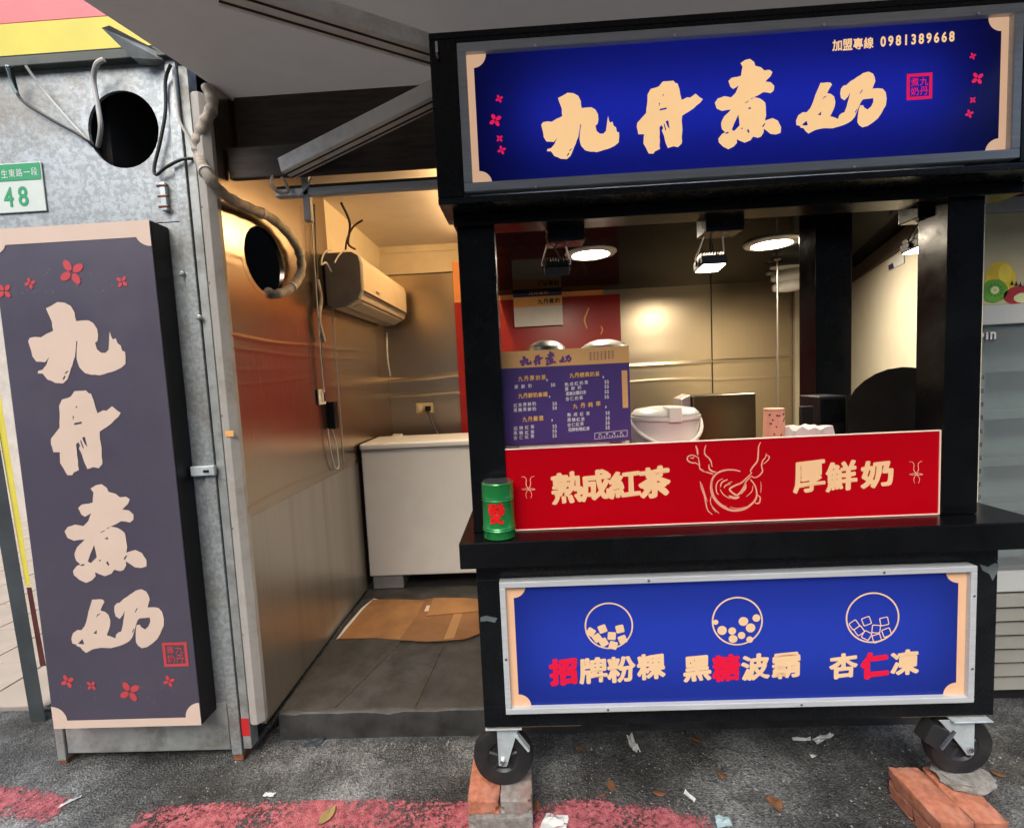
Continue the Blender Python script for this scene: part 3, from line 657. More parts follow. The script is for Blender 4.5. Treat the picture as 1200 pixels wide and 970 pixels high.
# shop ceiling on the left and the door head with its roller shutter housing
tag(bx('ceiling', (-1.25, 2.3, CZ), (2.6, 4.3, CZ+.06), 'ceiling_white', None, 0), 'off white shop ceiling', 'ceiling', kind='structure')
d = thing('shutter_housing', (-.7, 2.1, 2.45), 'dark roller shutter housing above the doorway', 'shutter')
bx('housing', (-1.19, 2.10, 2.53), (1.75, 2.16, 2.90), 'dark_timber', d, .006)
bx('bottom_rail', (-1.02, 2.05, 2.405), (.1, 2.085, 2.435), 'aluminium', d, .003)
bx('shutter_slat', (-1.02, 2.062, 2.436), (.1, 2.078, 2.452), 'dark_timber', d, .004)
bx('lintel', (-1.19, 2.02, 2.474), (.1, 2.045, 2.60), 'dark_timber', d, .004)
bx('side_guide', (-.905, 2.05, 2.30), (-.875, 2.085, 2.50), 'painted_trim', d, .004)

# warm tube lamp on the shop ceiling
t = thing('tube_lamp', (-.3, 3.2, CZ), 'lit warm tube lamp fixed to the shop ceiling', 'lamp')
bx('batten', (-.34, 2.55, CZ-.03), (-.26, 3.85, CZ-.001), 'ceiling_white', t, .004)
MB().tube([(-.30, 2.59, CZ-.05), (-.30, 3.81, CZ-.05)], .014, 10).build('tube', 'tube_warm', t, smooth=True)
for yy in (2.575, 3.825): bx('end_cap', (-.32, yy-.014, CZ-.07), (-.28, yy+.014, CZ-.031), 'ceiling_white', t, .003)

ob = thing('unseen_building', (0, -9, 0), 'unseen grey building across the street, added for its reflections', 'building')  # unseen building added behind the camera for reflections and to cut low skylight
bx('wall', (-30, -11, 0), (30, -9, 7.2), 'plaster', ob, 0)
for i in range(14):
    for j in range(2): bx('window', (-27+4*i, -9.02, 2.6+2.3*j), (-25+4*i, -8.98, 4.0+2.3*j), 'banner_grey', ob, 0)
# ================================================================== GALVANISED BOOTH
FY = 1.925
b = thing('metal_booth', (-1.7, FY, 0), 'galvanised steel sheet booth front with a round vent hole', 'booth')
hc1 = P(144.5, 152, Y=FY); hr = .143
BT = 2.89
hl = [(hc1.x + hr*math.cos(2*math.pi*i/36), FY, hc1.z + hr*1.03*math.sin(2*math.pi*i/36)) for i in range(36)]
MB().prism([(-2.13,FY,2.285),(-1.352,FY,2.285),(-1.352,FY,BT),(-2.13,FY,BT)], (0,.012,0), [hl]).build('top_sheet', 'galvanised', b)
bx('door_sheet', (-2.09, FY, .045), (-1.352, FY+.012, 2.281), 'galvanised', b, .002)
bx('kick_panel', (-2.085, FY-.004, .05), (-1.356, FY-.0005, .262), 'galvanised_plain', b, .002)
bx('frame_post', (-1.346, FY-.012, .03), (-1.302, FY+.05, BT), 'galvanised', b, .003)
bx('frame_post', (-1.298, FY-.004, .05), (-1.262, FY+.05, BT-.02), 'galvanised_plain', b, .003)
bx('frame_post', (-2.13, FY-.01, .02), (-2.093, FY+.05, 2.28), 'galvanised_plain', b, .003)
bx('cap_rail', (-2.14, FY-.035, BT), (-1.25, FY+.03, BT+.035), 'rail_shaded', b, .003)
bx('side_wall', (-2.13, FY+.05, .02), (-2.11, 3.2, BT), 'galvanised', b, .002)
bx('inner_lining', (-2.10, 2.6, .02), (-1.72, 2.62, BT), 'dark_void', b, 0)
bx('inner_lining', (-1.735, FY+.06, .02), (-1.725, 2.6, BT), 'dark_void', b, 0)
bx('roof_sheet', (-2.14, FY-.02, BT+.036), (-1.25, 3.2, BT+.05), 'dark_void', b, 0)
bx('rusty_foot', (-1.345, FY-.008, .0), (-1.30, FY+.05, .03), 'rust', b, .004)
bx('rusty_foot', (-2.13, FY-.006, .0), (-2.094, FY+.05, .02), 'rust', b, .004)
bx('red_tape', (-1.297, FY-.0055, .11), (-1.264, FY-.0045, .19), 'red_tape', b, 0)
for px_, py_ in ((652,482),(0,0)):
    pass
for (x, y) in ((214,321),(234,372)):
    c = P(x, y, Y=FY-.014)
    MB().lathe(c, [(.011,0),(.011,-.008),(.006,-.012)], 12, 'Y').build('bolt', 'galvanised_plain', b, smooth=True)
c = P(240, 551, Y=FY-.014); l = bx('latch', (c.x-.05, FY-.03, c.z-.02), (c.x+.05, FY-.0125, c.z+.02), 'zinc', b, .003)
bx('latch_slot', (c.x+.005, FY-.033, c.z-.006), (c.x+.028, FY-.0302, c.z+.004), 'seed_black', l, 0)
c = P(195, 232, Y=FY); hg = bx('hinge', (c.x-.010, FY-.02, c.z-.055), (c.x+.012, FY-.001, c.z+.055), 'zinc', b, .003)
for dz in (-.04, 0, .04): MB().tube([(c.x-.02, FY-.018, c.z+dz), (c.x+.02, FY-.018, c.z+dz)], .005, 8).build('hinge_pin', 'rust', hg, smooth=True)

# rounded corner trim of the steel wall
MB().prism([(-1.258,FY+.03,.165),(-1.258,FY-.004,.165),(-1.243,FY-.014,.165),(-1.222,FY-.013,.165),(-1.200,FY+.012,.165),(-1.1985,FY+.034,.165)], (0,0,2.6)).build('corner_trim', 'painted_trim', None, .002)
o = bpy.data.objects['corner_trim']
c = P(270, 508, Y=FY-.016); bx('sticker', (-1.240, FY-.0165, c.z-.012), (-1.205, FY-.0145, c.z+.012), 'menu_orange', o, 0)
for yy in (240, 330, 487, 620, 745): c = P(268, yy, Y=FY-.016); MB().lathe((-1.246, FY-.004, c.z), [(.007,0),(.007,-.006),(.003,-.008)], 10, 'Y').build('bolt', 'rust', o, smooth=True)
tag(o, 'upright rounded beige corner trim between booth and steel wall', 'trim')

# ------------------------------------------------------------------ tall violet sign
LY = 1.83
X0, X1, Z0, Z1 = -2.03, -1.40, .235, 2.262
s = thing('vertical_sign', ((X0+X1)/2, LY, Z0), 'tall violet box sign with four cream brush characters', 'sign')
bx('sign_box', (X0, LY+.002, Z0), (X1, FY-.001, Z1), 'black_plastic', s, .003)
bx('face', (X0+.001, LY-.004, Z0+.001), (X1-.001, LY+.0015, Z1-.001), 'sign_violet', s, .0012)
for tp in (True, False):
    d = MB(); za_, zb2 = (Z1-.062, Z1-.001) if tp else (Z0+.001, Z0+.036)
    d.flat([(X0+.001,LY-.0052,za_),(X1-.001,LY-.0052,za_),(X1-.001,LY-.0052,zb2),(X0+.001,LY-.0052,zb2)])
    corner_deco(d, X0+.001, X1-.001, Z0, Z1, LY-.0052, .062, 0, lr=(False, False), hb=.036, top=tp, bottom=not tp)
    d.build('border', 'sign_cream', s)
for k, (x0, y0, x1, y1) in (('nine',(33,355,145,447)),('cinnabar',(58,459,144,555)),('boil',(76,568,168,682)),('milk',(81,691,192,764))):
    c = P((x0+x1)/2, (y0+y1)/2, Y=LY-.0055); kx = px_scale((x0+x1)/2, (y0+y1)/2, LY)
    d = MB(); put_brush(d, k, c.x, c.z, LY-.0055, (x1-x0)*kx/BN[k][3], (y1-y0)*kx/BN[k][4]); d.build('character', 'sign_cream', s)
for x, y, r_, a_0 in ((84,319,15,.5),(143,330,7,.9),(35,332,6.5,.2),(5,341,9,.7),(79,798,8,.4),(107,803,6,.8),(152,810,12.5,.5),(198,798,7,.3)):
    c = P(x, y, Y=LY-.0055); d = MB(); put_blossom(d, c.x, c.z, LY-.0055, r_*px_scale(x, y, LY), a_0); d.build('blossom', 'sign_red', s)
d = MB(); c = P(205.5, 766.5, Y=LY-.0055); put_seal(d, c.x, c.z, LY-.0055, 29*px_scale(205, 766, LY))
d.build('seal', 'sign_red', s)
d = MB(); rr = random.Random(4)
for i in range(60):
    x = rr.uniform(15, 160); y = rr.choice((rr.uniform(315, 345), rr.uniform(795, 822)));  x += 50 if y > 500 else 0
    c = P(x, y, Y=LY-.0053); put_blossom(d, c.x, c.z, LY-.0053, rr.uniform(.0015, .004), rr.uniform(0, 3), 2)
tag(d.build('petal_specks', 'sign_dust', s), kind='stuff')

# ------------------------------------------------------------------ house number plate
p = thing('house_number_plate', P(22, 250, Y=FY-.004), 'green and white house number plate reading 48', 'plate')
x1_, z1_ = P(50,192,Y=FY).x, P(22,192,Y=FY).z; z0_ = P(24,250,Y=FY).z; x0_ = x1_-.25; zm = P(20,213,Y=FY).z
bx('plate', (x0_, FY-.008, z0_), (x1_, FY-.002, z1_), 'plate_white', p, .004)
bx('green_band', (x0_+.004, FY-.0095, zm), (x1_-.004, FY-.0082, z1_-.004), 'plate_green', p, .0004)
d = MB(); put_row(d, '生東路一段', 5, 204, 40, 201, 7.5, 9, FY-.0098, .01); d.build('street_name', 'plate_white', p)
d = MB(); [char_part(ch_, x_, y_, 11, 22, FY-.0088, 'plate_green', p, .02, 'digit') for ch_, x_, y_ in (('4',10,231),('8',27,230))]

# ------------------------------------------------------------------ cables and pipes on the booth
def cable(pix, r, mt, label, Y=None, X=None, cat='cable', name='cable', k=7, lift=0.0):
    pts = []
    for q in pix:
        v = P(q[0], q[1], Y=q[2] if len(q) > 2 else Y, X=None if (len(q) > 2 or Y is not None) else X); pts.append(v)
    o = MB().tube(smooth_path(pts, k), r, 8).build(name, mt, None, smooth=True); return tag(o, label, cat)
cable([(14,78,1.87),(18,100,1.895),(26,118,1.905),(60,140,1.908),(100,163,1.91),(122,186,1.96)], .0055, 'cable_black', 'black cable drooping from the cap rail into the vent hole')
cable([(30,77,1.87),(50,105,1.90),(80,140,1.908),(104,166,1.915),(118,186,1.98)], .005, 'cable_white', 'pale grey cable running straight down into the vent hole')
cable([(122,70,1.87),(113,76,1.87),(110,95,1.895),(115,125,1.90),(118,150,1.905),(115,172,1.95)], .0085, 'cable_white', 'thick white looped cable hanging over the vent hole')
cable([(200,76,1.88),(194,95,1.90),(194,130,1.905),(188,165,1.905),(181,195,1.905),(183,205,1.905),(195,196,1.90),(213,187,1.90),(228,186,1.92)], .006, 'cable_black', 'black cable looping down beside the vent hole to the wrapped pipe')
cable([(203,78,1.9),(206,110,1.905),(210,140,1.905),(220,160,1.91),(230,178,1.92)], .0055, 'cable_white', 'pale cable running along the booth edge to the wrapped pipe')
cable([(8,77,1.86),(14,95,1.89),(20,110,1.90),(12,97,1.89)], .006, 'litter_teal', 'frayed pale blue cord end on the cap rail')
pp = [P(243,102,Y=1.93), P(249,124,Y=1.925), P(240,145,Y=1.925), P(232,165,Y=1.925), P(234,185,Y=1.93), P(243,205,X=-1.165), P(262,228,X=-1.15), P(290,243,X=-1.15), P(318,256,X=-1.15), P(340,277,X=-1.15), P(352,300,X=-1.15), P(352,322,X=-1.15), P(340,338,X=-1.155), P(322,345,X=-1.19), P(314,342,X=-1.24)]
q = smooth_path(pp, 10)
wr = thing('wrapped_pipe', pp[3], 'tape wrapped insulated pipe bending down into the round wall hole', 'pipe')
MB().tube(q, [.0215 + .0020*math.sin(i*1.1) for i in range(len(q))], 14).build('pipe', 'pipe_wrap', wr, smooth=True)
for i in (48, 75, 98, 118):
    MB().tube([q[i], q[i+1]], .0255, 14).build('strap', 'cable_white', wr, smooth=True)
cable([(322,202,2.03),(318,215,2.02),(326,225,2.02),(338,224,2.03),(330,206,2.03)], .007, 'pipe_wrap', 'coiled brown cable hanging under the awning arm')
cable([(345,180,2.05),(352,195,2.04),(366,200,2.04),(362,215,2.04),(350,230,2.04)], .004, 'cable_white', 'thin loose wire end beside the shutter housing')
cable([(400,238,2.2),(410,262,2.3),(408,285,2.5),(416,292,2.6)], .006, 'cable_black', 'dark wire rising from the air conditioner')
cable([(425,258,2.4),(414,266,2.4),(407,280,2.5),(405,292,2.6)], .005, 'rust', 'brown forked wire above the air conditioner')
# pull cords and controls on the steel wall
cable([(368,240),(372,330),(377,420),(381,470)], .005, 'cable_black', 'black cord running down the steel wall to the control box', X=WX+.02, k=3)
cable([(364,240),(370,330),(376,420),(380,460)], .004, 'cable_white', 'pale cord hanging beside the black control cord', X=WX+.028, k=3)
cable([(384,502),(388,530),(393,548),(397,545),(394,520),(389,502)], .0035, 'cable_white', 'thin pull cord loop under the control box', X=WX+.02, k=5)
c = P(386, 486, X=WX)
cb = thing('control_box', c, 'small black hanging shutter control box on the steel wall', 'switch')
bx('case', (WX+.003, c.y-.03, c.z-.085), (WX+.045, c.y+.03, c.z+.08), 'black_plastic', cb, .006)
bx('button', (WX+.0455, c.y-.012, c.z+.02), (WX+.05, c.y+.012, c.z+.045), 'rim_plastic', cb, .003)
c = P(376, 465, X=WX); sw = thing('wall_switch', c, 'cream light switch plate on the steel wall', 'switch')
bx('plate', (WX+.001, c.y-.052, c.z-.045), (WX+.012, c.y+.04, c.z+.045), 'switch_white', sw, .004)
bx('rocker', (WX+.0125, c.y-.02, c.z-.025), (WX+.017, c.y+.012, c.z+.025), 'switch_white', sw, .003)

# ================================================================== AWNING
def aw(y): return 2.705 + .176*(y - 1.38)
aw_t = thing('awning', (0, 2.6, 2.9), 'grey folding arm awning stretched over the stall', 'awning')
mb = MB(); n = 14
for i in range(n+1):
    y = .75 + 1.90*i/n
    for x in (-1.2, 1.8): mb.v += [Vector((x, y, aw(y) + .012*math.sin(i*.22)))]
mb.f += [(2*i, 2*i+1, 2*i+3, 2*i+2) for i in range(n)]
mb.build('fabric', 'awning_cloth', aw_t, smooth=True)
bx('roller_tube', (-1.22, 2.62, 2.88), (1.8, 2.76, 3.02), 'dark_timber', aw_t, .03)
bx('front_bar', (-1.22, .67, 2.55), (1.8, .745, 2.66), 'arm_metal', aw_t, .01)
def arm(a, b, wd, th, name):
    a, b = Vector(a), Vector(b); d_ = (b-a).normalized(); sd2 = d_.cross(Vector((0,0,1))).normalized()*wd/2; up = sd2.cross(d_).normalized()*th/2
    o = MB().hexa([a-sd2-up, b-sd2-up, b+sd2-up, a+sd2-up], [a-sd2+up, b-sd2+up, b+sd2+up, a+sd2+up]).build(name, 'arm_metal', aw_t, .004)
    for off in (-.25, .2):
        s3 = sd2*off*2
        MB().hexa([a+s3-sd2*.10-up*1.06, b+s3-sd2*.10-up*1.06, b+s3+sd2*.10-up*1.06, a+s3+sd2*.10-up*1.06], [a+s3-sd2*.10-up*1.005, b+s3-sd2*.10-up*1.005, b+s3+sd2*.10-up*1.005, a+s3+sd2*.10-up*1.005]).build('groove', 'dark_void', o)
    return o
e1 = P(512, 62, Z=2.66); e2 = P(515, 108, Y=1.82)
arm(P(255,-18,Z=2.62), e1, .085, .05, 'arm')
arm(P(335,198,Y=2.0), e2, .075, .06, 'arm')
MB().lathe((e1.x+.03, (e1.y+e2.y)/2, 2.63), [(.05,0),(.06,.01),(.06,.06),(.05,.07)], 20).build('elbow', 'arm_metal', aw_t, smooth=True)
bx('edge_hem', (-1.215, -.2, 0), (-1.2005, -.199, .001), 'awning_cloth', aw_t, 0).hide_render = False
bpy.data.objects.remove(bpy.data.objects['edge_hem'])
br = P(150, 45, Y=1.86)
k_ = MB(); k_.prism([P(119,33,Y=1.80), P(128,30,Y=1.80), P(190,62,Y=1.9), P(190,70,Y=1.9), P(155,68,Y=1.86)], (0,.04,0))
tag(k_.build('metal_bracket', 'galvanised_plain'), 'pointed galvanised bracket sticking out above the booth', 'bracket')

# neighbour's signboard above the booth
sb = thing('shop_signboard', (-2.2, 2.0, 2.95), 'bright yellow and pink signboard above the galvanised booth', 'sign')
za, zb = P(0,32,Y=1.98).z, P(110,17,Y=1.98).z; zz = (za+zb)/2
bx('yellow_band', (-4.5, 1.98, 2.93), (-1.22, 2.02, zz), 'shop_yellow', sb, .002)
bx('pink_band', (-4.5, 1.98, zz+.001), (-1.22, 2.02, 3.9), 'shop_pink', sb, .002)
bx('lower_frame', (-4.5, 1.965, 2.90), (-1.25, 2.03, 2.928), 'galvanised_plain', sb, .003) if False else None

# leaning dark frame with a yellow banner, far left
fb = thing('leaning_banner', (-2.45, 2.19, .0), 'dark grey banner frame with a yellow stripe leaning by the tiles', 'banner')
A, B = P(36,845,Z=.002), P(54,845,Z=.002)
def lean(x, y, yo): return P(x, y, Y=A.y+yo)
MB().hexa([lean(36,845,0), lean(54,845,0), lean(54,845,.05), lean(36,845,.05)], [lean(-35,440,0), lean(-14,440,0), lean(-14,440,.05), lean(-35,440,.05)]).build('frame_post', 'banner_grey', fb, .004)
MB().hexa([lean(30,686,.01), lean(36,686,.01), lean(36,686,.03), lean(30,686,.03)], [lean(-13,440,.01), lean(-3,440,.01), lean(-3,440,.03), lean(-13,440,.03)]).build('yellow_stripe', 'shop_yellow', fb, .001)
MB().hexa([lean(47,780,.01), lean(54,780,.01), lean(54,780,.03), lean(47,780,.03)], [lean(31,688,.01), lean(37,688,.01), lean(37,688,.03), lean(31,688,.03)]).build('printed_picture', 'maroon', fb, .001)
nw = bx('neighbour_wall', (-16, 6.2, 0), (-2.14, 6.4, 4.6), 'plaster', None, 0); tag(nw, 'pale plastered wall beyond the tiled pavement', 'wall')

# ================================================================== FOOD CART
CT, CB = 1.066, .978      # counter top and underside
BX0, BX1, BF, BB = -.203, 1.548, 1.60, 2.35
cart = thing('food_cart', (.67, 1.95, .1), 'black drink stall cart on casters with counter, posts and sign header', 'cart')
bx('side_panel', (BX0, BF+.031, .366), (BX0+.03, BB, CB-.001), 'black_board', cart, .003)
bx('side_panel', (BX1-.03, BF+.031, .366), (BX1, BB, CB-.001), 'black_board', cart, .003)
bx('base_board', (BX0+.031, BF+.031, .366), (BX1-.031, BB, .396), 'black_board', cart, .003)
bx('back_panel', (BX0+.031, BB-.03, .397), (BX1-.031, BB, CB-.001), 'black_board', cart, .003)
bx('plywood_packer', (BX0+.004, BF+.012, .356), (BX0+.34, BF+.2, .3655), 'particle_board', cart, .001)
bx('plywood_packer', (BX1-.30, BF+.012, .356), (BX1-.02, BF+.2, .3655), 'particle_board', cart, .001)
ct = bx('counter_top', (-.245, 1.52, CB), (1.62, BB, CT), 'black_gloss', cart, .004)
# chipped laminate patches
def chip(pix, Y, parent): MB().prism([P(a, b2, Y=Y) for a, b2 in pix], (0, -.0012, 0)).build('chipped_patch', 'chipped_edge', parent)
chip([(563,723),(570,721),(583,724),(580,729),(571,727),(563,728)], BF-.0002, cart)
chip([(1148,661),(1158,664),(1166,659),(1170,662),(1169,669),(1163,680),(1159,672),(1151,668)], BF-.0002, cart)
# posts
PL0, PL1, PR0, PR1 = -.206, -.083, 1.379, 1.494
bx('post', (PL0, 1.62, CT+.001), (PL1, 1.72, 2.17), 'black_gloss', cart, .003)
bx('post', (PR0, 1.62, CT+.001), (PR1, 1.74, 2.17), 'black_gloss', cart, .003)
bx('post', (1.40, 2.36, SZ), (1.57, 2.5, 2.299), 'black_gloss', cart, .003)
# header
HX0, HX1, HF = -.243, 1.64, 1.50
HT = 2.632
bx('header_back', (HX0, HF+.20, 2.17), (HX1, HF+.24, HT), 'black_board', cart, .003)
bx('header_top', (HX0, HF, HT-.02), (HX1, HF+.199, HT), 'black_board', cart, .003)
bx('header_bottom', (HX0, HF, 2.135), (HX1, HF+.199, 2.155), 'black_board', cart, .003)
bx('header_side', (HX0, HF, 2.156), (-.162, HF+.199, HT-.021), 'black_board', cart, .003)
bx('header_side', (1.478, HF, 2.156), (HX1, HF+.199, HT-.021), 'black_board', cart, .003)
bx('header_rail', (-.162, HF, 2.598), (1.478, HF+.02, HT-.021), 'black_board', cart, .002)
bx('beam', (HX0+.03, 1.595, 2.098), (HX1-.05, 1.70, 2.134), 'black_gloss', cart, .003)
hk = P(513, 59, Y=HF); hs = MB().tube([hk + Vector((0,-.001,.012)), hk + Vector((0,-.02,.008)), hk + Vector((0,-.022,-.02)), hk + Vector((0,-.006,-.026))], .004, 8).build('hook', 'chrome', cart, smooth=True)
bx('roof_lining', (-.20, 1.742, 2.30), (2.9, BY-.001, 2.312), 'black_mirror', cart, 0)
# casters
def caster(c, back=False):
    ca = MB().lathe(c, [(.058,-.022),(.084,-.026),(.104,-.022),(.109,-.010),(.109,.010),(.104,.022),(.084,.026),(.058,.022)], 44, 'Y', cap=False)
    ca = ca.build('caster', 'rubber', cart, smooth=True)
    rim = MB().lathe(c, [(.012,-.012),(.050,-.012),(.056,-.018),(.0585,-.020),(.0585,.020),(.050,.012),(.012,.012)], 32, 'Y').build('rim', 'rim_plastic', ca, smooth=True)
    sp = MB()
    for i in range(5):
        a = 2*math.pi*i/5+.3; d_ = Vector((math.cos(a), 0, math.sin(a)))
        sp.tube([c + d_*.014 + Vector((0,-.014,0)), c + d_*.054 + Vector((0,-.014,0))], .007, 6)
    sp.build('hub_web', 'rim_plastic', ca, smooth=True)
    return ca
def fork(ca, c, sg):
    top = .3555
    bx('mount_plate', (c.x-.055, c.y-.055, top-.006), (c.x+.075, c.y+.055, top-.0005), 'zinc', ca, .002)
    for yy in (-.036, .032):
        MB().prism([(c.x-.016,c.y+yy,c.z-.018),(c.x-.016,c.y+yy,top-.007),(c.x+.070*sg if sg>0 else c.x-.086,c.y+yy,top-.007),(c.x+.058*sg if sg>0 else c.x-.07,c.y+yy,top-.024),(c.x+.016,c.y+yy,c.z-.014),(c.x+.012,c.y+yy,c.z-.022)] if sg > 0 else
                   [(c.x+.030,c.y+yy,c.z-.022),(c.x+.030,c.y+yy,top-.007),(c.x-.09,c.y+yy,top-.007),(c.x-.075,c.y+yy,top-.024),(c.x-.004,c.y+yy,c.z-.006),(c.x+.006,c.y+yy,c.z-.022)], (0,.004,0)).build('fork', 'zinc', ca, .0012)
    MB().lathe((c.x+(0 if sg>0 else .014), c.y-.037, c.z), [(.011,0),(.011,-.006),(.006,-.009)], 6, 'Y').build('axle_nut', 'chrome', ca)
WZ = .110 + .109
c1 = Vector((P(590,884,Y=1.66).x, 1.66, WZ+.0)); k1 = caster(c1); fork(k1, c1, 1)
MB().hexa([(c1.x+.05,c1.y-.045,.315),(c1.x+.058,c1.y-.045,.322),(c1.x+.10,c1.y-.045,.262),(c1.x+.092,c1.y-.045,.258)], [(c1.x+.05,c1.y-.02,.315),(c1.x+.058,c1.y-.02,.322),(c1.x+.10,c1.y-.02,.262),(c1.x+.092,c1.y-.02,.258)]).build('brake_lever', 'zinc', k1, .001)
c2 = Vector((P(1120,881,Y=1.64).x, 1.64, WZ+.022)); k2 = caster(c2); fork(k2, c2, -1)
q0 = [(c2.x-.150,c2.y-.05,.282),(c2.x-.118,c2.y-.05,.345),(c2.x-.062,c2.y-.05,.318),(c2.x-.105,c2.y-.05,.252)]
MB().prism(q0, (0,.05,0)).build('brake_pedal', 'lamp_black', k2, .004)
MB().tube([(c2.x-.055,c2.y-.056,.325),(c2.x-.10,c2.y-.056,.262)], .006, 8).build('brake_lever', 'chrome', k2, smooth=True)
for x in (BX0+.08, BX1-.08):
    c = Vector((x, 2.25, SZ+.109)); kk = caster(c); fork(kk, c, 1)

# ------------------------------------------------------------------ lit header sign
def frame_sign(name, x0, x1, z0, z1, Y, fw, label, face, tubes, depth):
    s = thing(name, ((x0+x1)/2, Y, z0), label, 'sign')
    bx('frame', (x0, Y-.006, z1-fw), (x1, Y+.03, z1), 'aluminium', s, .002)
    bx('frame', (x0, Y-.006, z0), (x1, Y+.03, z0+fw), 'aluminium', s, .002)
    bx('frame', (x0, Y-.0062, z0+fw+.0005), (x0+fw, Y+.03, z1-fw-.0005), 'aluminium', s, .002)
    bx('frame', (x1-fw, Y-.0062, z0+fw+.0005), (x1, Y+.03, z1-fw-.0005), 'aluminium', s, .002)
    f = MB().add([(x0+fw*.5,Y+.012,z0+fw*.5),(x1-fw*.5,Y+.012,z0+fw*.5),(x1-fw*.5,Y+.012,z1-fw*.5),(x0+fw*.5,Y+.012,z1-fw*.5)], [(0,1,2,3)]).build('face', face, s)
    bx('backing', (x0+.002, Y+depth, z0+.002), (x1-.002, Y+depth+.004, z1-.002), 'white_interior', s, 0)
    for tz, ta, tb in tubes: MB().tube([(ta, Y+depth*.72, tz), (tb, Y+depth*.72, tz)], .013, 10).build('tube', 'box_tube', s, smooth=True)
    return s
SY = HF + .004
hx0, hx1, hz0, hz1 = -.1605, 1.476, 2.1685, 2.597
hsgn = frame_sign('lightbox_sign', hx0, hx1, hz0, hz1, SY, .026, 'long lit blue sign with brush characters and a phone number', 'face_blue', [(2.383, .03, 1.29)], .17)
FYH = SY + .0105
fw = .026
for k in (0, 1): d = MB(); corner_deco(d, hx0+fw, hx1-fw, hz0+fw, hz1-fw, FYH, .038, .021, only=k); d.build('border', 'backlit_peach', hsgn)
for k in BRUSH:
    (_, _, (cx, cz), _, _) = BN[k]; f_ = FYH/BRUSH_Y
    d = MB(); put_brush(d, k, cx*f_, EYE + (cz-EYE)*f_, FYH, f_); d.build('character', 'backlit_cream', hsgn)
d = MB(); put_row(d, '加盟專線', 981, 53.5, 1018, 50.5, 11.5, 13, FYH, .025); put_row(d, '0981389668', 1035, 49, 1115.5, 43, 11, 12, FYH, .035); d.build('phone_number', 'backlit_cream', hsgn)
for x, y, r_, a_0 in ((585,116,4.6,.4),(580.5,141,7.5,.5),(585.5,162.5,4.2,.7),(588,176,5,.3),(1140,66,4,.4),(1145.5,92,7.5,.6),(1140,117.5,4,.8),(1136,133.5,5,.3)):
    c = P(x, y, Y=FYH); d = MB(); put_blossom(d, c.x, c.z, FYH, r_*px_scale(x, y, FYH), a_0); d.build('blossom', 'backlit_red', hsgn)
d = MB(); c = P(1077.5, 101.5, Y=FYH); put_seal(d, c.x, c.z, FYH, 30*px_scale(1077, 101, FYH))
d.build('seal', 'backlit_red', hsgn)

for x, y in ((627,54),(790,42),(965,29),(1146,16),(628,219),(1000,196)):
    c = P(x, y, Y=SY-.0062); MB().lathe((c.x, SY-.0061, c.z), [(.0045,0),(.0045,-.002),(.002,-.003)], 10, 'Y').build('screw', 'chrome', hsgn, smooth=True)
# ------------------------------------------------------------------ lower blue sign
LYF = BF - .034
lx0, lx1 = P(585,682,Y=LYF).x, P(1144,662,Y=LYF).x
lz1 = (P(585,682,Y=LYF).z + P(1144,662,Y=LYF).z)/2; lz0 = (P(588,833,Y=LYF).z + P(1138,825,Y=LYF).z)/2
bx('front_panel', (BX0, BF, .366), (BX1, BF+.03, lz0+.004), 'black_board', cart, .003)
bx('front_panel', (BX0, BF, lz1-.004), (BX1, BF+.03, CB-.001), 'black_board', cart, .003)
bx('front_panel', (BX0, BF, lz0+.0045), (lx0+.004, BF+.03, lz1-.0045), 'black_board', cart, .003)
bx('front_panel', (lx1-.004, BF, lz0+.0045), (BX1, BF+.03, lz1-.0045), 'black_board', cart, .003)
lsgn = frame_sign('lightbox_sign', lx0, lx1, lz0, lz1, LYF, .020, 'blue sign with three topping circles on the lower cart front', 'face_blue_low', [(lz0+.17, lx0+.08, lx1-.08), (lz1-.17, lx0+.08, lx1-.08)], .16)
FL = LYF + .0105
fw = .020
for k in (0, 1): d = MB(); corner_deco(d, lx0+fw, lx1-fw, lz0+fw, lz1-fw, FL, .042, .026, only=k); d.build('border', 'low_peach', lsgn)
d = MB(); e = MB()
for ch, x, y in (('牌',695,785),('粉',728,783.5),('粿',763,780.5),('黑',817,783),('波',885,781),('霸',921,779.5),('杏',988.5,779.5),('凍',1060,776)):
    char_part(ch, x, y, 33, 32, FL, 'low_cream', lsgn, .040)
for ch, x, y in (('招',660,786.5),('糖',851,782),('仁',1025,779)): char_part(ch, x, y, 33, 34, FL-.0006, 'low_red', lsgn, .040 if ch == '糖' else .055)
kpx = px_scale(860, 730, FL); tds = [MB(), MB(), MB()]
for d, x, y, r_ in ((tds[0],713.5,733,28),(tds[1],864,727.5,29),(tds[2],1022.5,723.5,30)):
    c = P(x, y, Y=FL); ring_flat(d, c.x, c.z, FL, (r_-.9)*kpx, (r_+.9)*kpx, 48)
def sqr(mb, X, Z, Y, h, a, hollow=0.0):
    def pts(hh): return [(X + hh*(cx_*math.cos(a) - cz_*math.sin(a)), Y, Z + hh*(cx_*math.sin(a) + cz_*math.cos(a))) for cx_, cz_ in ((-.8,-1),(.8,-1),(1,-.8),(1,.8),(.8,1),(-.8,1),(-1,.8),(-1,-.8))]
    mb.flat(pts(h), [list(reversed(pts(h-hollow)))] if hollow else [])
for i, (x, y) in enumerate(((448,295),(488,284),(548,284),(470,315),(520,308),(492,330),(557,320),(525,340))):
    c = P(540+x/2.94, 640+y/2.94, Y=FL-.0005); sqr(tds[0], c.x, c.z, FL-.0005-.0001*i, 4.9*kpx, (-.6,.35,.2,.6,-.1,.5,.35,-.3)[i])
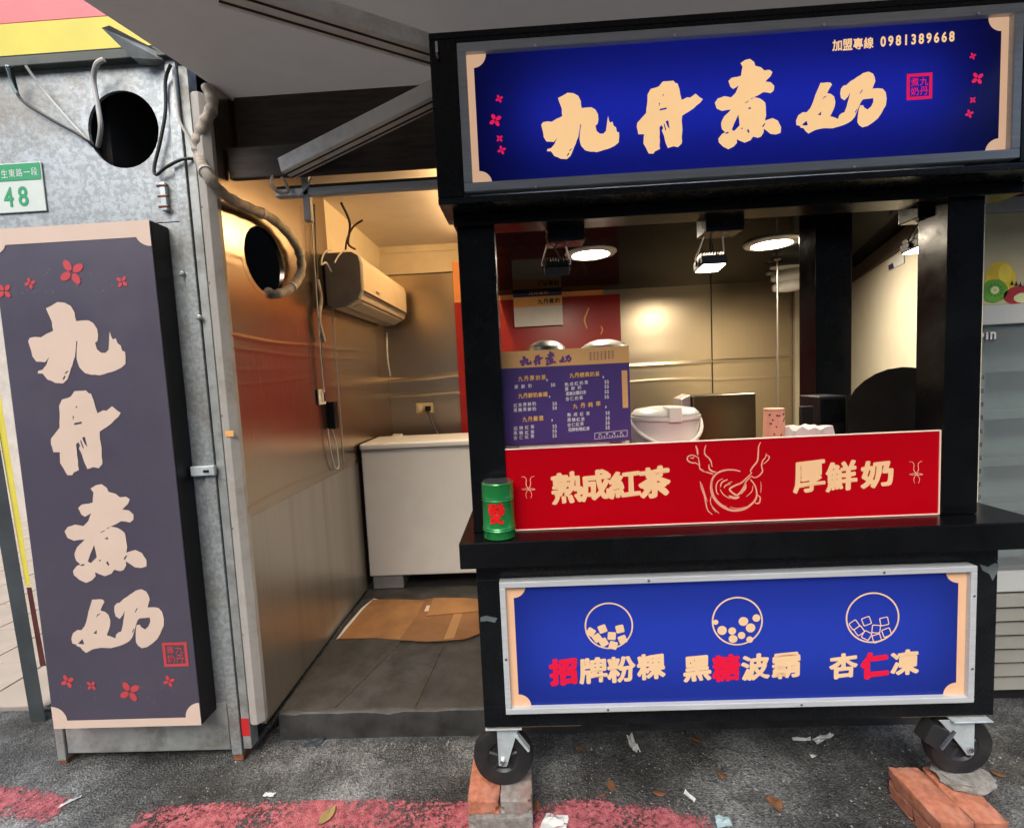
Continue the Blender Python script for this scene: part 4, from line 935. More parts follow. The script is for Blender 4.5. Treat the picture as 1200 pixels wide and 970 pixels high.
for i, (x, y, r_) in enumerate(((878,261,3.2),(900,289,5.6),(935,291,4.6),(973,258,5.5),(937,318,4.9),(967,306,4.4),(975.5,257,5),(998,280,5.6),(1018,246,4.6),(967,306,4.4),(995,320,4),(940,318,4.5))):
    c = P(540+x/2.94, 640+y/2.94, Y=FL-.0005); disc_flat(tds[1], c.x, c.z, FL-.0005-.0001*i, r_*kpx)
for i, (x, y) in enumerate(((415,270),(457,257),(518,258),(432,290),(490,284),(457,306),(526,296),(492,316))):
    c = P(860+x/2.94, 640+y/2.94, Y=FL-.0005); sqr(tds[2], c.x, c.z, FL-.0005-.0001*i, 5.2*kpx, (.6,.35,.2,.6,-.1,-.5,.35,.3)[i], 1.1*kpx)
for d in tds: d.build('topping_drawing', 'low_cream', lsgn)

for x, z in ((lx0+.35, lz0+.010), (lx0+1.0, lz0+.010), (lx0+.5, lz1-.010), (lx1-.3, lz1-.010), (lx1-.010, lz0+.12), (lx1-.010, lz1-.1), (lx0+.010, lz0+.2)):
    MB().lathe((x, LYF-.0061, z), [(.0042,0),(.0042,-.002),(.002,-.003)], 10, 'Y').build('screw', 'chrome', lsgn, smooth=True)
# ------------------------------------------------------------------ red counter panel
RY = 1.628
rx0, rx1 = -.096, 1.372; rz0, rz1 = CT+.001, 1.355
rp = thing('red_panel', ((rx0+rx1)/2, RY, CT), 'red acrylic panel with tea lettering standing on the black counter', 'sign')
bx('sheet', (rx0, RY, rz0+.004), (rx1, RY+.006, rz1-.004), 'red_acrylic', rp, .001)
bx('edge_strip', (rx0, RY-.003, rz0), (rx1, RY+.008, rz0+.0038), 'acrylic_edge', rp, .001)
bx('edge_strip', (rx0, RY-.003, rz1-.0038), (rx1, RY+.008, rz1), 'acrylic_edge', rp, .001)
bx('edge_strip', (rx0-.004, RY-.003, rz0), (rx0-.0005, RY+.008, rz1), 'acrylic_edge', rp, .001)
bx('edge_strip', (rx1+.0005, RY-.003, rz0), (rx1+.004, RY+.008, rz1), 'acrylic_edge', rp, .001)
d = MB(); RT = RY-.0012
for ch, x, y, w_, h_ in (('熟',665,571.5,38,38),('成',698,568.5,36,37),('紅',732,567,38,33),('茶',767,565,38,38),('厚',948,558.5,38,38),('鮮',986,558,37,36),('奶',1028,555,39,34)):
    char_part(ch, x, y, w_, h_, RT, 'print_cream', rp, {'熟': .034, '鮮': .034, '厚': .032}.get(ch, .044))
d = MB()
S7 = lambda l: [(795 + a/8.82, 505 + b2/8.82) for a, b2 in l]
for l, w_ in (([(180,150),(195,200),(200,250)],2.2),([(285,145),(272,190),(275,240),(310,275),(335,310),(345,350),(350,370)],1.7),
  ([(205,275),(150,250),(105,260),(92,295),(130,325),(180,330),(210,350)],1.7),([(120,275),(150,280),(160,265)],1.2),([(205,265),(215,330),(225,390),(270,420),(240,395)],1.6),([(315,345),(320,390),(350,415),(390,425)],2.0),([(275,420),(330,435),(360,445)],1.5),
  ([(640,415),(560,400),(480,405),(410,430),(360,480),(338,560),(345,640),(380,710),(440,770),(520,810),(600,820),(690,800),(760,750),(800,700),(810,640),(790,560),(745,500)],2.6),
  ([(375,450),(350,520),(348,600),(375,680),(430,745),(500,785)],1.3),([(345,660),(330,720),(350,790)],1.0),([(530,785),(620,800),(700,780)],1.0),
  ([(850,115),(830,160),(825,230),(815,310),(770,370),(745,410),(760,435)],1.8),([(910,230),(900,270),(870,310),(860,360),(870,410),(855,440),(820,470),(780,480),(760,465)],1.6),([(915,250),(940,265),(925,300),(880,340)],1.4),
  ([(755,435),(700,490),(650,535),(590,560),(530,600),(570,645),(610,660),(650,620),(680,570),(700,520),(760,460)],2.2),([(690,530),(690,590),(640,650)],2.6),([(520,670),(580,690),(630,680)],3.2),
  ([(460,490),(410,520),(390,570),(395,630),(415,655)],1.4),([(510,500),(450,530),(435,580)],1.6),([(540,545),(490,560),(470,590)],1.4),([(560,520),(510,540)],1.0),([(430,600),(470,660),(540,700)],1.2),([(770,560),(760,620),(700,680)],1.0),
  ([(225,520),(240,590),(270,670),(285,750),(305,820),(350,860)],1.6),([(240,540),(270,640),(300,730)],1.0),([(330,750),(370,800),(420,850)],1.1),([(350,790),(390,840)],1.0),([(815,660),(845,685),(835,740),(800,745),(785,720)],1.6),([(850,520),(855,580),(850,640)],.8)):
    ribbon(d, S7(l), w_, RT)
d.build('pot_drawing', 'print_line', rp)
S6 = lambda l: [(555 + a/10.78, 550 + b2/10.78) for a, b2 in l]
for off in (0, 454.5):
    oy = -17.5 if off else 0; d = MB()
    for l, w_ in (([(605,92),(645,95),(665,130),(660,180),(672,215),(692,235),(710,215),(722,180),(715,130),(735,95),(770,85)],1.0),([(605,250),(650,240),(690,240),(735,240),(775,250),(730,258),(690,250),(650,258),(605,250)],.9),([(672,365),(660,310),(685,265),(710,265),(735,310),(722,365)],.8)):
        ribbon(d, [(a+off, b2+oy) for a, b2 in S6(l)], w_, RT)
    d.build('ornament', 'print_line', rp)

# ------------------------------------------------------------------ green tea can
cc = Vector((-.113, 1.578, CT+.001)); cr_ = .0545
cn = thing('tea_can', cc, 'green metal tea can with a red emblem on the counter corner', 'can')
prof = [(.050,0),(.0545,.004),(.0545,.030),(.0565,.033),(.0545,.037),(.0565,.041),(.0535,.046),(.0535,.138),(.0550,.141),(.0535,.145),(.0550,.149),(.0535,.153),(.0535,.196),(.0545,.199),(.052,.203)]
prof = [(r_, z_*.93) for r_, z_ in prof]
MB().lathe(cc, prof, 48).build('body', 'can_green', cn, smooth=True)
MB().lathe(cc, [(.0515,.1890),(.050,.1903),(.046,.1893),(.03,.1888)], 48).build('lid', 'can_lid', cn, smooth=True)
d = MB(); out = [(235,440),(262,430),(290,425),(340,428),(385,425),(398,450),(405,480),(418,505),(425,530),(412,552),(400,570),(380,585),(350,600),(330,620),(370,645),(420,670),(400,690),(350,690),(290,670),(250,664),(210,660),(235,640),(250,620),(245,600),(240,580),(218,565),(195,545),(197,530),(200,515),(225,490),(228,465)]
def oncan(a, b2):
    u = (a-307)/10.78*px_scale(584, 600, 1.53); z = P(584, 550+b2/10.78, Y=1.525).z; th = u/.0535 - .06
    return (cc.x + (.0549)*math.sin(th), cc.y - (.0549)*math.cos(th), z)
hol = [[(345,570),(378,560),(365,578)],[(275,560),(305,556),(300,566)],[(270,632),(295,626),(290,640)]]
gvs, gfs, _, _ = glyph('愛', 0.0)
for i in range(9):
    a0 = 2*math.pi*i/8; ox, oy = (0, 0) if i == 8 else (.05*math.cos(a0), .05*math.sin(a0))
    def emb(u_, v_):
        u_, v_ = (u_+ox)*1.0 + .03*noise.noise(Vector((u_*3, v_*3, 2))), (v_+oy) + .04*noise.noise(Vector((u_*3, v_*3, 7)))
        q = oncan(307 + u_*200*(1 - .18*(v_ < -.1)), 557 - v_*245); n_ = Vector((q[0]-cc.x, q[1]-cc.y, 0)).normalized()
        return Vector(q) + n_*(.0004 + .00005*i)
    d.add([emb(u_, v_) for u_, v_, g_ in gvs], gfs)
d.build('emblem', 'can_red', cn)

# ------------------------------------------------------------------ menu board
MY = 1.74
mx0, mx1 = -.096, .374; mz0, mz1 = 1.350, 1.692
mn = thing('menu_board', (.14, MY, mz0), 'purple and orange drink menu board behind the red panel', 'menu')
bx('board', (mx0, MY, mz0), (mx1, MY+.006, mz1), 'menu_purple', mn, .001)
bx('header_strip', (mx0, MY-.0012, 1.632), (mx1, MY-.0002, mz1), 'menu_orange', mn, 0)
MT = MY - .0022
d = MB()
for i, (k, x, y) in enumerate((('nine',616,423),('cinnabar',631,422),('boil',645,420),('milk',662.5,420.5))):
    c = P(x, y, Y=MT); put_brush(d, k, c.x, c.z, MT, (14.5, 12, 13, 15)[i]*px_scale(x, y, MT)/BN[k][3])
for i in range(4): put_row(d, '熟成紅茶厚鮮奶', 692, 413.5+i*2.6, 718, 411.5+i*2.6, 2.4, 1.5, MT, .02)
tag(d.build('title', 'menu_purple_ink', mn), kind='stuff')
d = MB()
for txt, xa, ya, xb, yb in (('九丹厚奶茶',610,444,637,442),('九丹鮮奶拿鐵',610,464,639,462),('九丹嚴選',615,491.5,634,490),('九丹經典奶茶',670,440,700,438),('九丹純萃',674,476,701,473)):
    put_row(d, txt, xa, ya, xb, yb, 5.6, 6, MT, .03)
d.build('headings', 'menu_yellow', mn)
d = MB()
rows = [('厚鮮奶',605,453.5,621,452,'50',648,451),('紅茶厚鮮奶',604,475,626,473,'50',650,473),('黑糖厚鮮奶',604,480.5,626,479,'50',650,478),('招牌紅茶',604,502,624,500,'55',650,499.5),('黑糖紅茶',604,507.5,624,506,'55',650,505),('杏仁紅茶',604,513,624,511,'55',650,510.5),
        ('熟成紅奶茶',664,450.5,687,448,'55',711,447.5),('厚鮮奶',664,456,679,454,'55',711,453),('黑糖波霸奶茶',665,461.5,685,459.5,'55',711,459),('杏仁奶茶',665,467.5,681,466,'55',711,465),('熟成紅茶',667,486,689,484.5,'35',712,484),('黑糖紅茶',667,492,683,491,'35',712,490),('杏仁紅茶',667,498,682,496.5,'35',712,495.5),('招牌粉粿紅茶',668,503.5,689,502,'35',712,501)]
for t_, xa, ya, xb, yb, pr_, xp, yp in rows:
    put_row(d, t_, xa, ya, xb, yb, 4.4, 4.6, MT, .02); put_row(d, pr_, xp-1.4, yp+.1, xp+1.4, yp-.1, 4.2, 4.2, MT, .03)
for xx, y0 in ((640,444.5),(643,464),(646,491.5),(706,441),(709,476)):
    put_glyph(d, ',', xx+1, y0+1, 1.6, 3, MT, .03)
bxp = [P(697,507.5,Y=MT), P(735,504,Y=MT), P(735,511,Y=MT), P(697,514.5,Y=MT)]
for i in range(4):
    a, b2 = bxp[i], bxp[(i+1) % 4]; d_ = (b2-a).normalized(); n_ = Vector((d_.z, 0, -d_.x))*.0009
    d.add([a-n_, b2-n_, b2+n_, a+n_], [(0,1,2,3)])
put_row(d, '加盟專線', 703, 509, 728, 507, 3, 2, MT, .02)
put_row(d, '0981389668', 702, 512, 730, 509.8, 2.6, 2.2, MT, .03)
tag(d.build('menu_rows', 'menu_white', mn), kind='stuff')
bx('side_strip', (P(729,450,Y=MT).x, MY-.0014, P(729,478,Y=MT).z), (P(735.5,450,Y=MT).x, MY-.0003, P(731,434,Y=MT).z), 'menu_orange', mn, 0)
bx('stand_foot', (mx0+.02, MY-.02, CT+.001), (mx0+.06, MY+.05, mz0-.0005), 'clear_acrylic', mn, .002)
bx('stand_foot', (mx1-.08, MY-.02, CT+.001), (mx1-.04, MY+.05, mz0-.0005), 'clear_acrylic', mn, .002)
bx('ledge', (mx0+.01, MY+.008, 1.338), (mx1-.02, MY+.05, 1.3495), 'cooker_white', mn, .002)

# ================================================================== THINGS BEHIND THE COUNTER
# white insulated tub with lid and handle
c = Vector((P(779,500,Y=2.1).x, 2.1, CT+.001)); tb = thing('drink_warmer', c, 'round white lidded drink warmer with carry handle behind the red panel', 'warmer')
rw = .142; zt = P(779,478,Y=2.0).z
MB().lathe(c, [(rw*.90,0),(rw*.93,.02),(rw*.985,.25),(rw,zt-CT-.055),(rw*1.05,zt-CT-.052),(rw*1.05,zt-CT-.04)], 40).build('body', 'cooker_white', tb, smooth=True)
MB().lathe(c, [(rw*1.0,zt-CT-.0395),(rw*1.0,zt-CT-.03),(rw*.88,zt-CT-.012),(rw*.5,zt-CT-.003),(rw*.1,zt-CT)], 40).build('lid', 'cooker_grey', tb, smooth=True)
bx('lid_button', (c.x-.025, c.y-rw*1.06, zt-.06), (c.x+.03, c.y-.06, zt+.006), 'cooker_white', tb, .006)
hp = [Vector((c.x + rw*1.05*math.cos(t), c.y - 1.12*rw*math.sin(t), zt-.05-.10*math.sin(t))) for t in [math.pi*i/16 for i in range(17)]]
MB().tube(hp, .008, 8).build('handle', 'cooker_white', tb, smooth=True)
# brown sealing machine
m0 = P(800, 462, Y=2.25); m1 = P(880, 460, Y=2.25)
ma = thing('sealing_machine', (m0.x, 2.3, CT), 'brown metal box machine beside the white drink warmer', 'machine')
bx('case', (P(812,480,Y=2.2).x, 2.2, CT+.001), (m1.x, 2.34, m1.z), 'machine_brown', ma, .006)
MB().hexa([(m0.x-.06,2.21,CT+.001),(P(811,480,Y=2.2).x-.001,2.21,CT+.001),(P(811,480,Y=2.2).x-.001,2.33,CT+.001),(m0.x-.06,2.33,CT+.001)], [(m0.x-.02,2.21,m0.z-.02),(P(811,480,Y=2.2).x-.001,2.21,m0.z),(P(811,480,Y=2.2).x-.001,2.33,m0.z),(m0.x-.02,2.33,m0.z-.02)]).build('hopper', 'steel_dull', ma, .004)
# paper cup
cz = P(907,479,Y=1.9).z; c = Vector((P(907,495,Y=1.9).x, 1.9, CT+.001)); cp_ = thing('paper_cup', c, 'upturned orange printed paper cup standing behind the red panel', 'cup')
MB().lathe(c, [(.050,0),(.049,.004),(.036,cz-CT)], 30).build('wall', 'cup_paper', cp_, smooth=True)
MB().lathe((c.x, c.y, cz), [(.0365,-.004),(.038,-.001),(.0365,.002)], 30).build('rim', 'cup_paper', cp_, smooth=True)
d = MB()
for i in range(14):
    th = random.uniform(-.9, .9); z = random.uniform(cz-.13, cz-.02); rr_ = .0365 + (cz-z)/(cz-CT)*.014+.0006
    a = Vector((c.x + rr_*math.sin(th), c.y - rr_*math.cos(th), z)); t2 = Vector((math.cos(th), math.sin(th), 0))*random.uniform(.002, .004)
    d.add([a-t2, a+t2, a+t2+Vector((0,0,.006)), a-t2+Vector((0,0,.006))], [(0,1,2,3)])
d.build('printed_specks', 'seed_black', cp_)
# cling-wrapped tray, small screen, square box, splash guard
c = P(945,503,Y=1.85); tr = MB(); rnd = random.Random(3)
pts = []
for i in range(9):
    for j in range(5): pts.append((c.x-.09+.0225*i, 1.80+.025*j, CT+.20 + (.09 if 0 < i < 8 else .0) + rnd.uniform(-.008, .008)))
tr.add(pts, [(j+5*i, j+1+5*i, j+6+5*i, j+5+5*i) for i in range(8) for j in range(4)])
tr = tr.build('wrapped_tray', 'cloth_white'); so = tr.modifiers.new('solid', 'SOLIDIFY'); so.thickness = .2; so.offset = -1
tag(tr, 'crumpled clear wrapped tray next to the paper cup', 'tray')
mo = thing('card_reader', (P(948,490,Y=2.0).x, 2.0, CT), 'small black screen on a stand behind the red panel', 'screen')
x0_, x1_ = P(939,490,Y=2.0).x, P(954,490,Y=2.0).x; z1_ = P(946,476,Y=2.0).z
bx('screen', (x0_, 2.0, z1_-.11), (x1_, 2.02, z1_), 'black_plastic', mo, .004)
MB().hexa([(x0_+.01,1.98,CT+.001),(x1_-.01,1.98,CT+.001),(x1_-.01,2.06,CT+.001),(x0_+.01,2.06,CT+.001)], [(x0_+.015,2.021,z1_-.05),(x1_-.015,2.021,z1_-.05),(x1_-.015,2.03,z1_-.05),(x0_+.015,2.03,z1_-.05)]).build('stand', 'black_plastic', mo, .002)
x0_, x1_ = P(960,480,Y=2.05).x, P(993,480,Y=2.05).x; z1_ = P(976,464,Y=2.05).z
sq = thing('control_unit', ((x0_+x1_)/2, 2.05, CT), 'square black appliance beside the curved splash guard', 'appliance')
bx('case', (x0_, 2.052, CT+.001), (x1_, 2.2, z1_), 'black_plastic', sq, .005)
bx('front_plate', (x0_+.01, 2.046, z1_-.11), (x1_-.01, 2.0515, z1_-.01), 'black_gloss', sq, .002)
GYp = 1.98
gp = []
for i in range(15):
    t = i/14; ang = math.pi*(.98 - .58*t)
    px_ = 1048 + 58*math.cos(ang)*1.05; py_ = 500 - 69*math.sin(ang)
    gp.append(P(px_, py_, Y=GYp))
gp = [P(994,470,Y=GYp), P(1003,456,Y=GYp), P(1014,446,Y=GYp), P(1027,438,Y=GYp), P(1042,432.5,Y=GYp), P(1058,430,Y=GYp), P(1070,430.5,Y=GYp), P(1090,434,Y=GYp)]
e_ = gp[-1].copy(); gp += [Vector((e_.x, GYp, CT+.001)), Vector((gp[0].x, GYp, CT+.001))]
sg_ = MB().prism(gp, (0,.006,0)).build('splash_guard', 'black_mirror', None, .001); tag(sg_, 'black acrylic splash guard with a curved top edge', 'guard')
ac = thing('acrylic_stand', (P(1075,480,Y=1.9).x, 1.9, CT), 'bent clear acrylic stand by the right cart post', 'stand')
ax = P(1075,455,Y=1.9); MB().tube([(ax.x, 1.9, CT+.003), (ax.x, 1.9, ax.z-.01), (ax.x+.012, 1.9, ax.z), (ax.x+.03, 1.9, ax.z)], .003, 8).build('rod', 'chrome', ac, smooth=True)
bx('base', (ax.x-.2, 1.88, CT+.001), (ax.x+.03, 1.96, CT+.20), 'cream_wall', ac, .002)
# added rod standing in for the steel sheet seam over the cup
x_, zt_ = P(911,340,Y=3.3).x, 2.299
hr_ = thing('seam_rod', (x_, 3.3, zt_), 'thin metal rod standing in for a steel wall seam', 'rod')
MB().tube([(x_, 3.3, zt_), (P(911,480,Y=3.3).x, 3.3, 1.2)], .006, 8).build('rod', 'steel_dull', hr_, smooth=True)
MB().lathe((x_, 3.3, zt_-.001), [(.022,0),(.022,-.008),(.008,-.014)], 16).build('rod_cap', 'steel_dull', hr_, smooth=True)

# red and orange poster panel on the back wall
BY0 = BY; BY = BY - .012
ps = thing('wall_poster', (.1, BY, SZ), 'large red wall panel with orange top band', 'poster')
zo = P(640,349,Y=BY-.01).z; xr = P(728,400,Y=BY-.01).x; xl = P(535,400,Y=BY-.01).x
bx('red_field', (xl, BY-.012, 1.0), (xr, BY-.002, zo), 'poster_red', ps, .001)
bx('orange_band', (xl, BY-.0115, zo+.001), (xr-.14, BY-.002, 2.6), 'poster_orange', ps, .001)
d = MB(); ribbon(d, [(688,385),(685,375),(688,366),(690,360)], 2.2, BY-.0132); ribbon(d, [(704,392),(706,386),(704,382)], 1.6, BY-.0132); d.build('painted_line', 'poster_orange', ps)
# folded menu sheets pinned on the panel
pz = BY - .05; f = thing('pinned_leaflet', P(631,360,Y=pz), 'folded menu leaflet pinned on the red wall panel', 'leaflet')
lxa, lxb = P(602,360,Y=pz).x, P(659,360,Y=pz).x; zL = lambda y: P(630, y, Y=pz).z
bx('white_sheet', (lxa, pz, zL(382)), (lxb, pz+.004, zL(359)), 'paper_white', f, .0005)
bx('tan_strip', (lxa, pz-.001, zL(358.8)), (lxb, pz+.004, zL(347.5)), 'menu_orange', f, .0005)
bx('navy_strip', (lxa, pz-.0005, zL(347.3)), (lxb, pz+.004, 2.299), 'navy_print', f, .0005)
d = MB(); put_row(d, '九丹煮奶', 633, 353.5, 653, 352, 6, 6, pz-.0018, .03); d.build('title', 'seed_black', f)
d = MB(); put_row(d, '九丹煮奶', 622, 343.5, 640, 342, 5, 4.5, pz-.0014, .02); d.build('band_title', 'menu_orange', f)
BY = BY0
# two covered pots behind the menu
for (x, y, rpx, lab) in ((640,405,22,'dark domed pot lid rising behind the menu board'), (708,404,27,'larger pot with white rim and dark lid behind the menu board')):
    Y = 2.7; c = P(x, y+8, Y=Y); r_ = rpx*px_scale(x, y, Y); pt = thing('covered_pot', (c.x, Y, CT), lab, 'pot')
    MB().lathe((c.x, Y, 1.02), [(r_*.92,0),(r_*.95,.02),(r_*.97,c.z-1.02)], 36).build('body', 'cooker_white' if rpx > 25 else 'steel_dull', pt, smooth=True)
    MB().lathe((c.x, Y, c.z), [(r_*.98,.001),(r_*1.03,.012),(r_*.98,.03)], 36).build('rim', 'cooker_white' if rpx > 25 else 'steel_dull', pt, smooth=True)
    MB().lathe((c.x, Y, c.z), [(r_*.93,.031),(r_*.85,.042),(r_*.62,.056),(r_*.3,.066),(.01,.068)], 36).build('lid', 'pot_dark', pt, smooth=True)
wt = thing('work_table', (.6, 2.8, SZ), 'steel work table at the back of the stall', 'table')
bx('table_top', (-.05, 2.55, .98), (1.3, 3.1, 1.019), 'steel_dull', wt, .004)
for x in (0, 1.25):
    for y in (2.6, 3.05): bx('leg', (x-.02, y-.02, SZ), (x+.02, y+.02, .979), 'steel_dull', wt, .002)
# white cloth bundle high at the back, outlet plate
c0 = P(902,325,Y=3.6); c1_ = P(948,325,Y=3.6)
cl = MB(); rnd = random.Random(5); NX, NY = 10, 6; pts = []
for k in range(3):
    zc = P(920, (312,326,338)[k], Y=3.6).z; rx, rz_ = (c1_.x-c0.x)/2*(1-.06*k), .05
    ring = [(c0.x + (c1_.x-c0.x)*i/9, 3.6) for i in range(10)]
    cl.tube(smooth_path([(c0.x+.01*k, 3.6, zc), ((c0.x+c1_.x)/2, 3.58, zc+.02), (c1_.x, 3.6, zc+.03)], 5), [.012+.038*math.sin(math.pi*(.06+.9*i/10)) for i in range(11)], 10)
tag(cl.build('folded_cloth', 'cloth_white', None, smooth=True), 'folded white cloth bundle hung high at the back pilaster', 'cloth')
bx('cloth_rail', (c0.x-.02, 3.6, 2.25), (c1_.x+.3, 3.62, 2.27), 'steel_dull', None, .002); tag(bpy.data.objects['cloth_rail'], 'short steel rail carrying the folded white cloth', 'rail')
c = P(952,478,Y=BY-.05); so_ = thing('wall_socket', c, 'cream wall socket beside the back pilaster', 'socket')
bx('plate', (c.x-.05, BY-.055, c.z-.12), (c.x+.05, BY-.041, c.z+.06), 'switch_white', so_, .004)
bx('insert', (c.x-.02, BY-.058, c.z-.05), (c.x+.02, BY-.0552, c.z+.02), 'switch_white', so_, .002)

# ------------------------------------------------------------------ lamps
def downlight(x, y, lab):
    c = P(x, y, Z=2.298); t = thing('downlight', (c.x, c.y, 2.298), lab, 'lamp')
    MB().lathe((c.x, c.y, 2.2995), [(.148,0),(.150,-.006),(.140,-.016),(.108,-.018),(.102,-.004)], 48, cap=False).build('ring', 'lamp_ring', t, smooth=True)
    MB().lathe((c.x, c.y, 2.292), [(.103,0),(.0,-.001)], 48, cap=False).build('diffuser', 'lamp_disc', t)
downlight(692, 296, 'lit round ceiling downlight above the menu board')
downlight(904, 284, 'lit round ceiling downlight above the paper cup')
def spot(mx, my, hx, hy, lab, lit, tilt, sc_=1.0):
    t = thing('spotlight', P(mx, my, Y=1.70), lab, 'lamp')
    a, b2 = P(mx-23, my-14, Y=1.70), P(mx+23, my+13, Y=1.70)
    bx('mount_box', (a.x, 1.701, b2.z), (b2.x, 1.79, 2.133), 'black_board', t, .003)
    Y = 1.80; c = P(hx, hy, Y=Y); M = Matrix.Translation(c) @ Matrix.Rotation(tilt, 4, 'X')
    W, H, D = .045*sc_, .045*sc_, .016
    hd = MB(); hd.box((-W,-D,-H),(W,D,H)); hd.v = [M @ v for v in hd.v]; hd.build('head', 'lamp_black', t, .004)
    fn = MB()
    for i in range(9): x = -W + .006 + (2*W-.012)*i/8; fn.box((x-.0015,D+.0005,-H*.8),(x+.0015,D+.014,H*.8))
    fn.v = [M @ v for v in fn.v]; fn.build('cooling_fins', 'lamp_black', t)
    fc = MB(); fc.box((-W*.86,-D-.002,-H*.86),(W*.86,-D-.0006,H*.86)); fc.v = [M @ v for v in fc.v]; fc.build('lens', 'spot_disc' if lit else 'clear_glass', t)
    top = P(mx, my+10, Y=1.76)
    for sg in (-1, 1):
        MB().tube([M @ Vector((sg*(W+.004), 0, 0)), M @ Vector((sg*(W+.006), .0, .0)) + Vector((0, 0, .02)), Vector((c.x + sg*W*.7, 1.765, b2.z + .012)), Vector((c.x, 1.76, b2.z + .004))], .0035, 6).build('bracket', 'chrome', t, smooth=True)
        MB().lathe(M @ Vector((sg*(W+.006), 0, 0)), [(.009,-.004),(.009,.004)], 12, 'X').build('knob', 'lamp_black', t, smooth=True)
    MB().tube(smooth_path([(c.x-.01, 1.77, b2.z+.005), (c.x+.012, 1.80, (b2.z+c.z)/2), (c.x, Y+.02, c.z+.01)], 5), .003, 6).build('cord', 'cable_black', t, smooth=True)
spot(663, 268, 652, 314, 'black spotlight hanging below the beam above the pinned leaflet', False, R(118))
spot(850, 256, 832, 309, 'lit black spotlight hanging between the two round downlights', True, R(83))
spot(1100, 239, 1081, 287, 'lit black spotlight at the right cart post', True, R(84))

# ================================================================== SHOP INTERIOR ON THE LEFT
# air conditioner: curved profile swept along the wall
AX1, AY0, AY1, AZ0, AZ1 = -.965, 2.93, 4.02, 2.075, 2.405
a = thing('air_conditioner', (-1.1, 3.4, AZ0), 'cream wall mounted split air conditioner on the steel wall', 'air conditioner')
prf = [(-1.195,AZ1-.01),(-1.185,AZ1),(-1.02,AZ1),(AX1-.012,AZ1-.025),(AX1,AZ1-.07),(AX1-.004,AZ0+.10),(AX1-.028,AZ0+.05),(-1.08,AZ0+.004),(-1.17,AZ0),(-1.195,AZ0+.02)]
MB().prism([(x, AY0+.03, z) for x, z in prf], (0, AY1-AY0-.03, 0)).build('body', 'ac_cream', a, .006)
MB().prism([(x-.0 if x < -1.1 else x-.003, AY0, z) for x, z in prf], (0, .029, 0)).build('end_cap', 'ac_grey', a, .008)
v0, v1 = Vector((AX1-.004, 0, AZ0+.095)), Vector((AX1-.028, 0, AZ0+.045)); nrm = Vector(((v0-v1).z, 0, -(v0-v1).x)).normalized()*.003
MB().hexa([v0+Vector((0,AY0+.04,0))+nrm*.4, v0+Vector((0,AY1-.02,0))+nrm*.4, v0+Vector((0,AY1-.02,-.008))+nrm*.4, v0+Vector((0,AY0+.04,-.008))+nrm*.4], [q+nrm for q in (v0+Vector((0,AY0+.04,0)), v0+Vector((0,AY1-.02,0)), v0+Vector((0,AY1-.02,-.008)), v0+Vector((0,AY0+.04,-.008)))]).build('front_seam', 'dark_void', a)
u0_, u1_ = Vector((-1.00, 0, AZ0+.034)), Vector((-1.06, 0, AZ0+.0105)); n2 = Vector((.35, 0, -.93))*.004
MB().hexa([u0_+Vector((0,AY0+.08,0))+n2*.3, u0_+Vector((0,AY1-.06,0))+n2*.3, u1_+Vector((0,AY1-.06,0))+n2*.3, u1_+Vector((0,AY0+.08,0))+n2*.3], [q+n2 for q in (u0_+Vector((0,AY0+.08,0)), u0_+Vector((0,AY1-.06,0)), u1_+Vector((0,AY1-.06,0)), u1_+Vector((0,AY0+.08,0)))]).build('louvre', 'ac_cream', a, .001)
MB().tube([(AX1-.0045, AY0+.035, AZ0+.098), (AX1-.0045, AY1-.01, AZ0+.098)], .0045, 6).build('front_gap', 'seed_black', a)
MB().tube([(AX1-.036, AY0+.06, AZ0+.047), (AX1-.036, AY1-.04, AZ0+.047)], .004, 6).build('louvre_gap', 'seed_black', a)
MB().tube([(-1.085, AY0+.06, AZ0+.004), (-1.085, AY1-.04, AZ0+.004)], .003, 6).build('louvre_gap', 'seed_black', a)
bx('badge', (AX1+.0005, 3.2, 2.2), (AX1+.002, 3.27, 2.212), 'ac_grey', a, 0)
cable([(372,328),(376,350),(374,375),(380,400)], .012, 'pipe_wrap', 'brown wrapped refrigerant line below the air conditioner', X=WX+.03)
cable([(453,390),(454,420),(457,440)], .009, 'cable_white', 'short pale drain hose below the air conditioner', X=WX+.05)
cable([(388,318),(382,308),(376,310),(380,296),(388,293)], .006, 'cable_white', 'tangle of pale wires at the end of the air conditioner', X=WX+.08)
cable([(392,308),(398,298),(406,294),(412,302)], .005, 'cable_white', 'short loose pale wire on the end of the air conditioner', X=WX+.12)

# chest freezer
FX0, FX1, FF = -1.178, -.14, 3.28
fz = thing('chest_freezer', (-.66, 3.55, .23), 'white chest freezer standing against the steel wall', 'freezer')
bx('body', (FX0, FF, .232), (FX1, 3.70, 1.135), 'freezer_white', fz, .008)
bx('lid', (FX0-.006, FF-.012, 1.139), (FX1+.006, 3.71, 1.185), 'freezer_white', fz, .012)
bx('lid_seal', (FX0+.004, FF-.001, 1.1345), (FX1-.004, 3.705, 1.1395), 'cooker_grey', fz, 0)
bx('hinge', (-1.06, 3.66, 1.16), (-.99, 3.72, 1.20), 'cooker_grey', fz, .004)
for x, lab in ((-1.165, 'concrete block under the freezer corner at the steel wall'), (-.36, 'concrete block under the freezer end behind the cart')):
    tag(bx('support_block', (x, 3.30, SZ+.001), (x+.22, 3.68, .2315), 'painted_trim', None, .006), lab, 'block')
c = P(498,478,Y=BY); ou = thing('power_outlet', c, 'yellowed double power outlet above the white freezer', 'socket')
bx('plate', (c.x-.075, BY-.014, c.z-.045), (c.x+.075, BY-.001, c.z+.045), 'outlet_yellow', ou, .004)
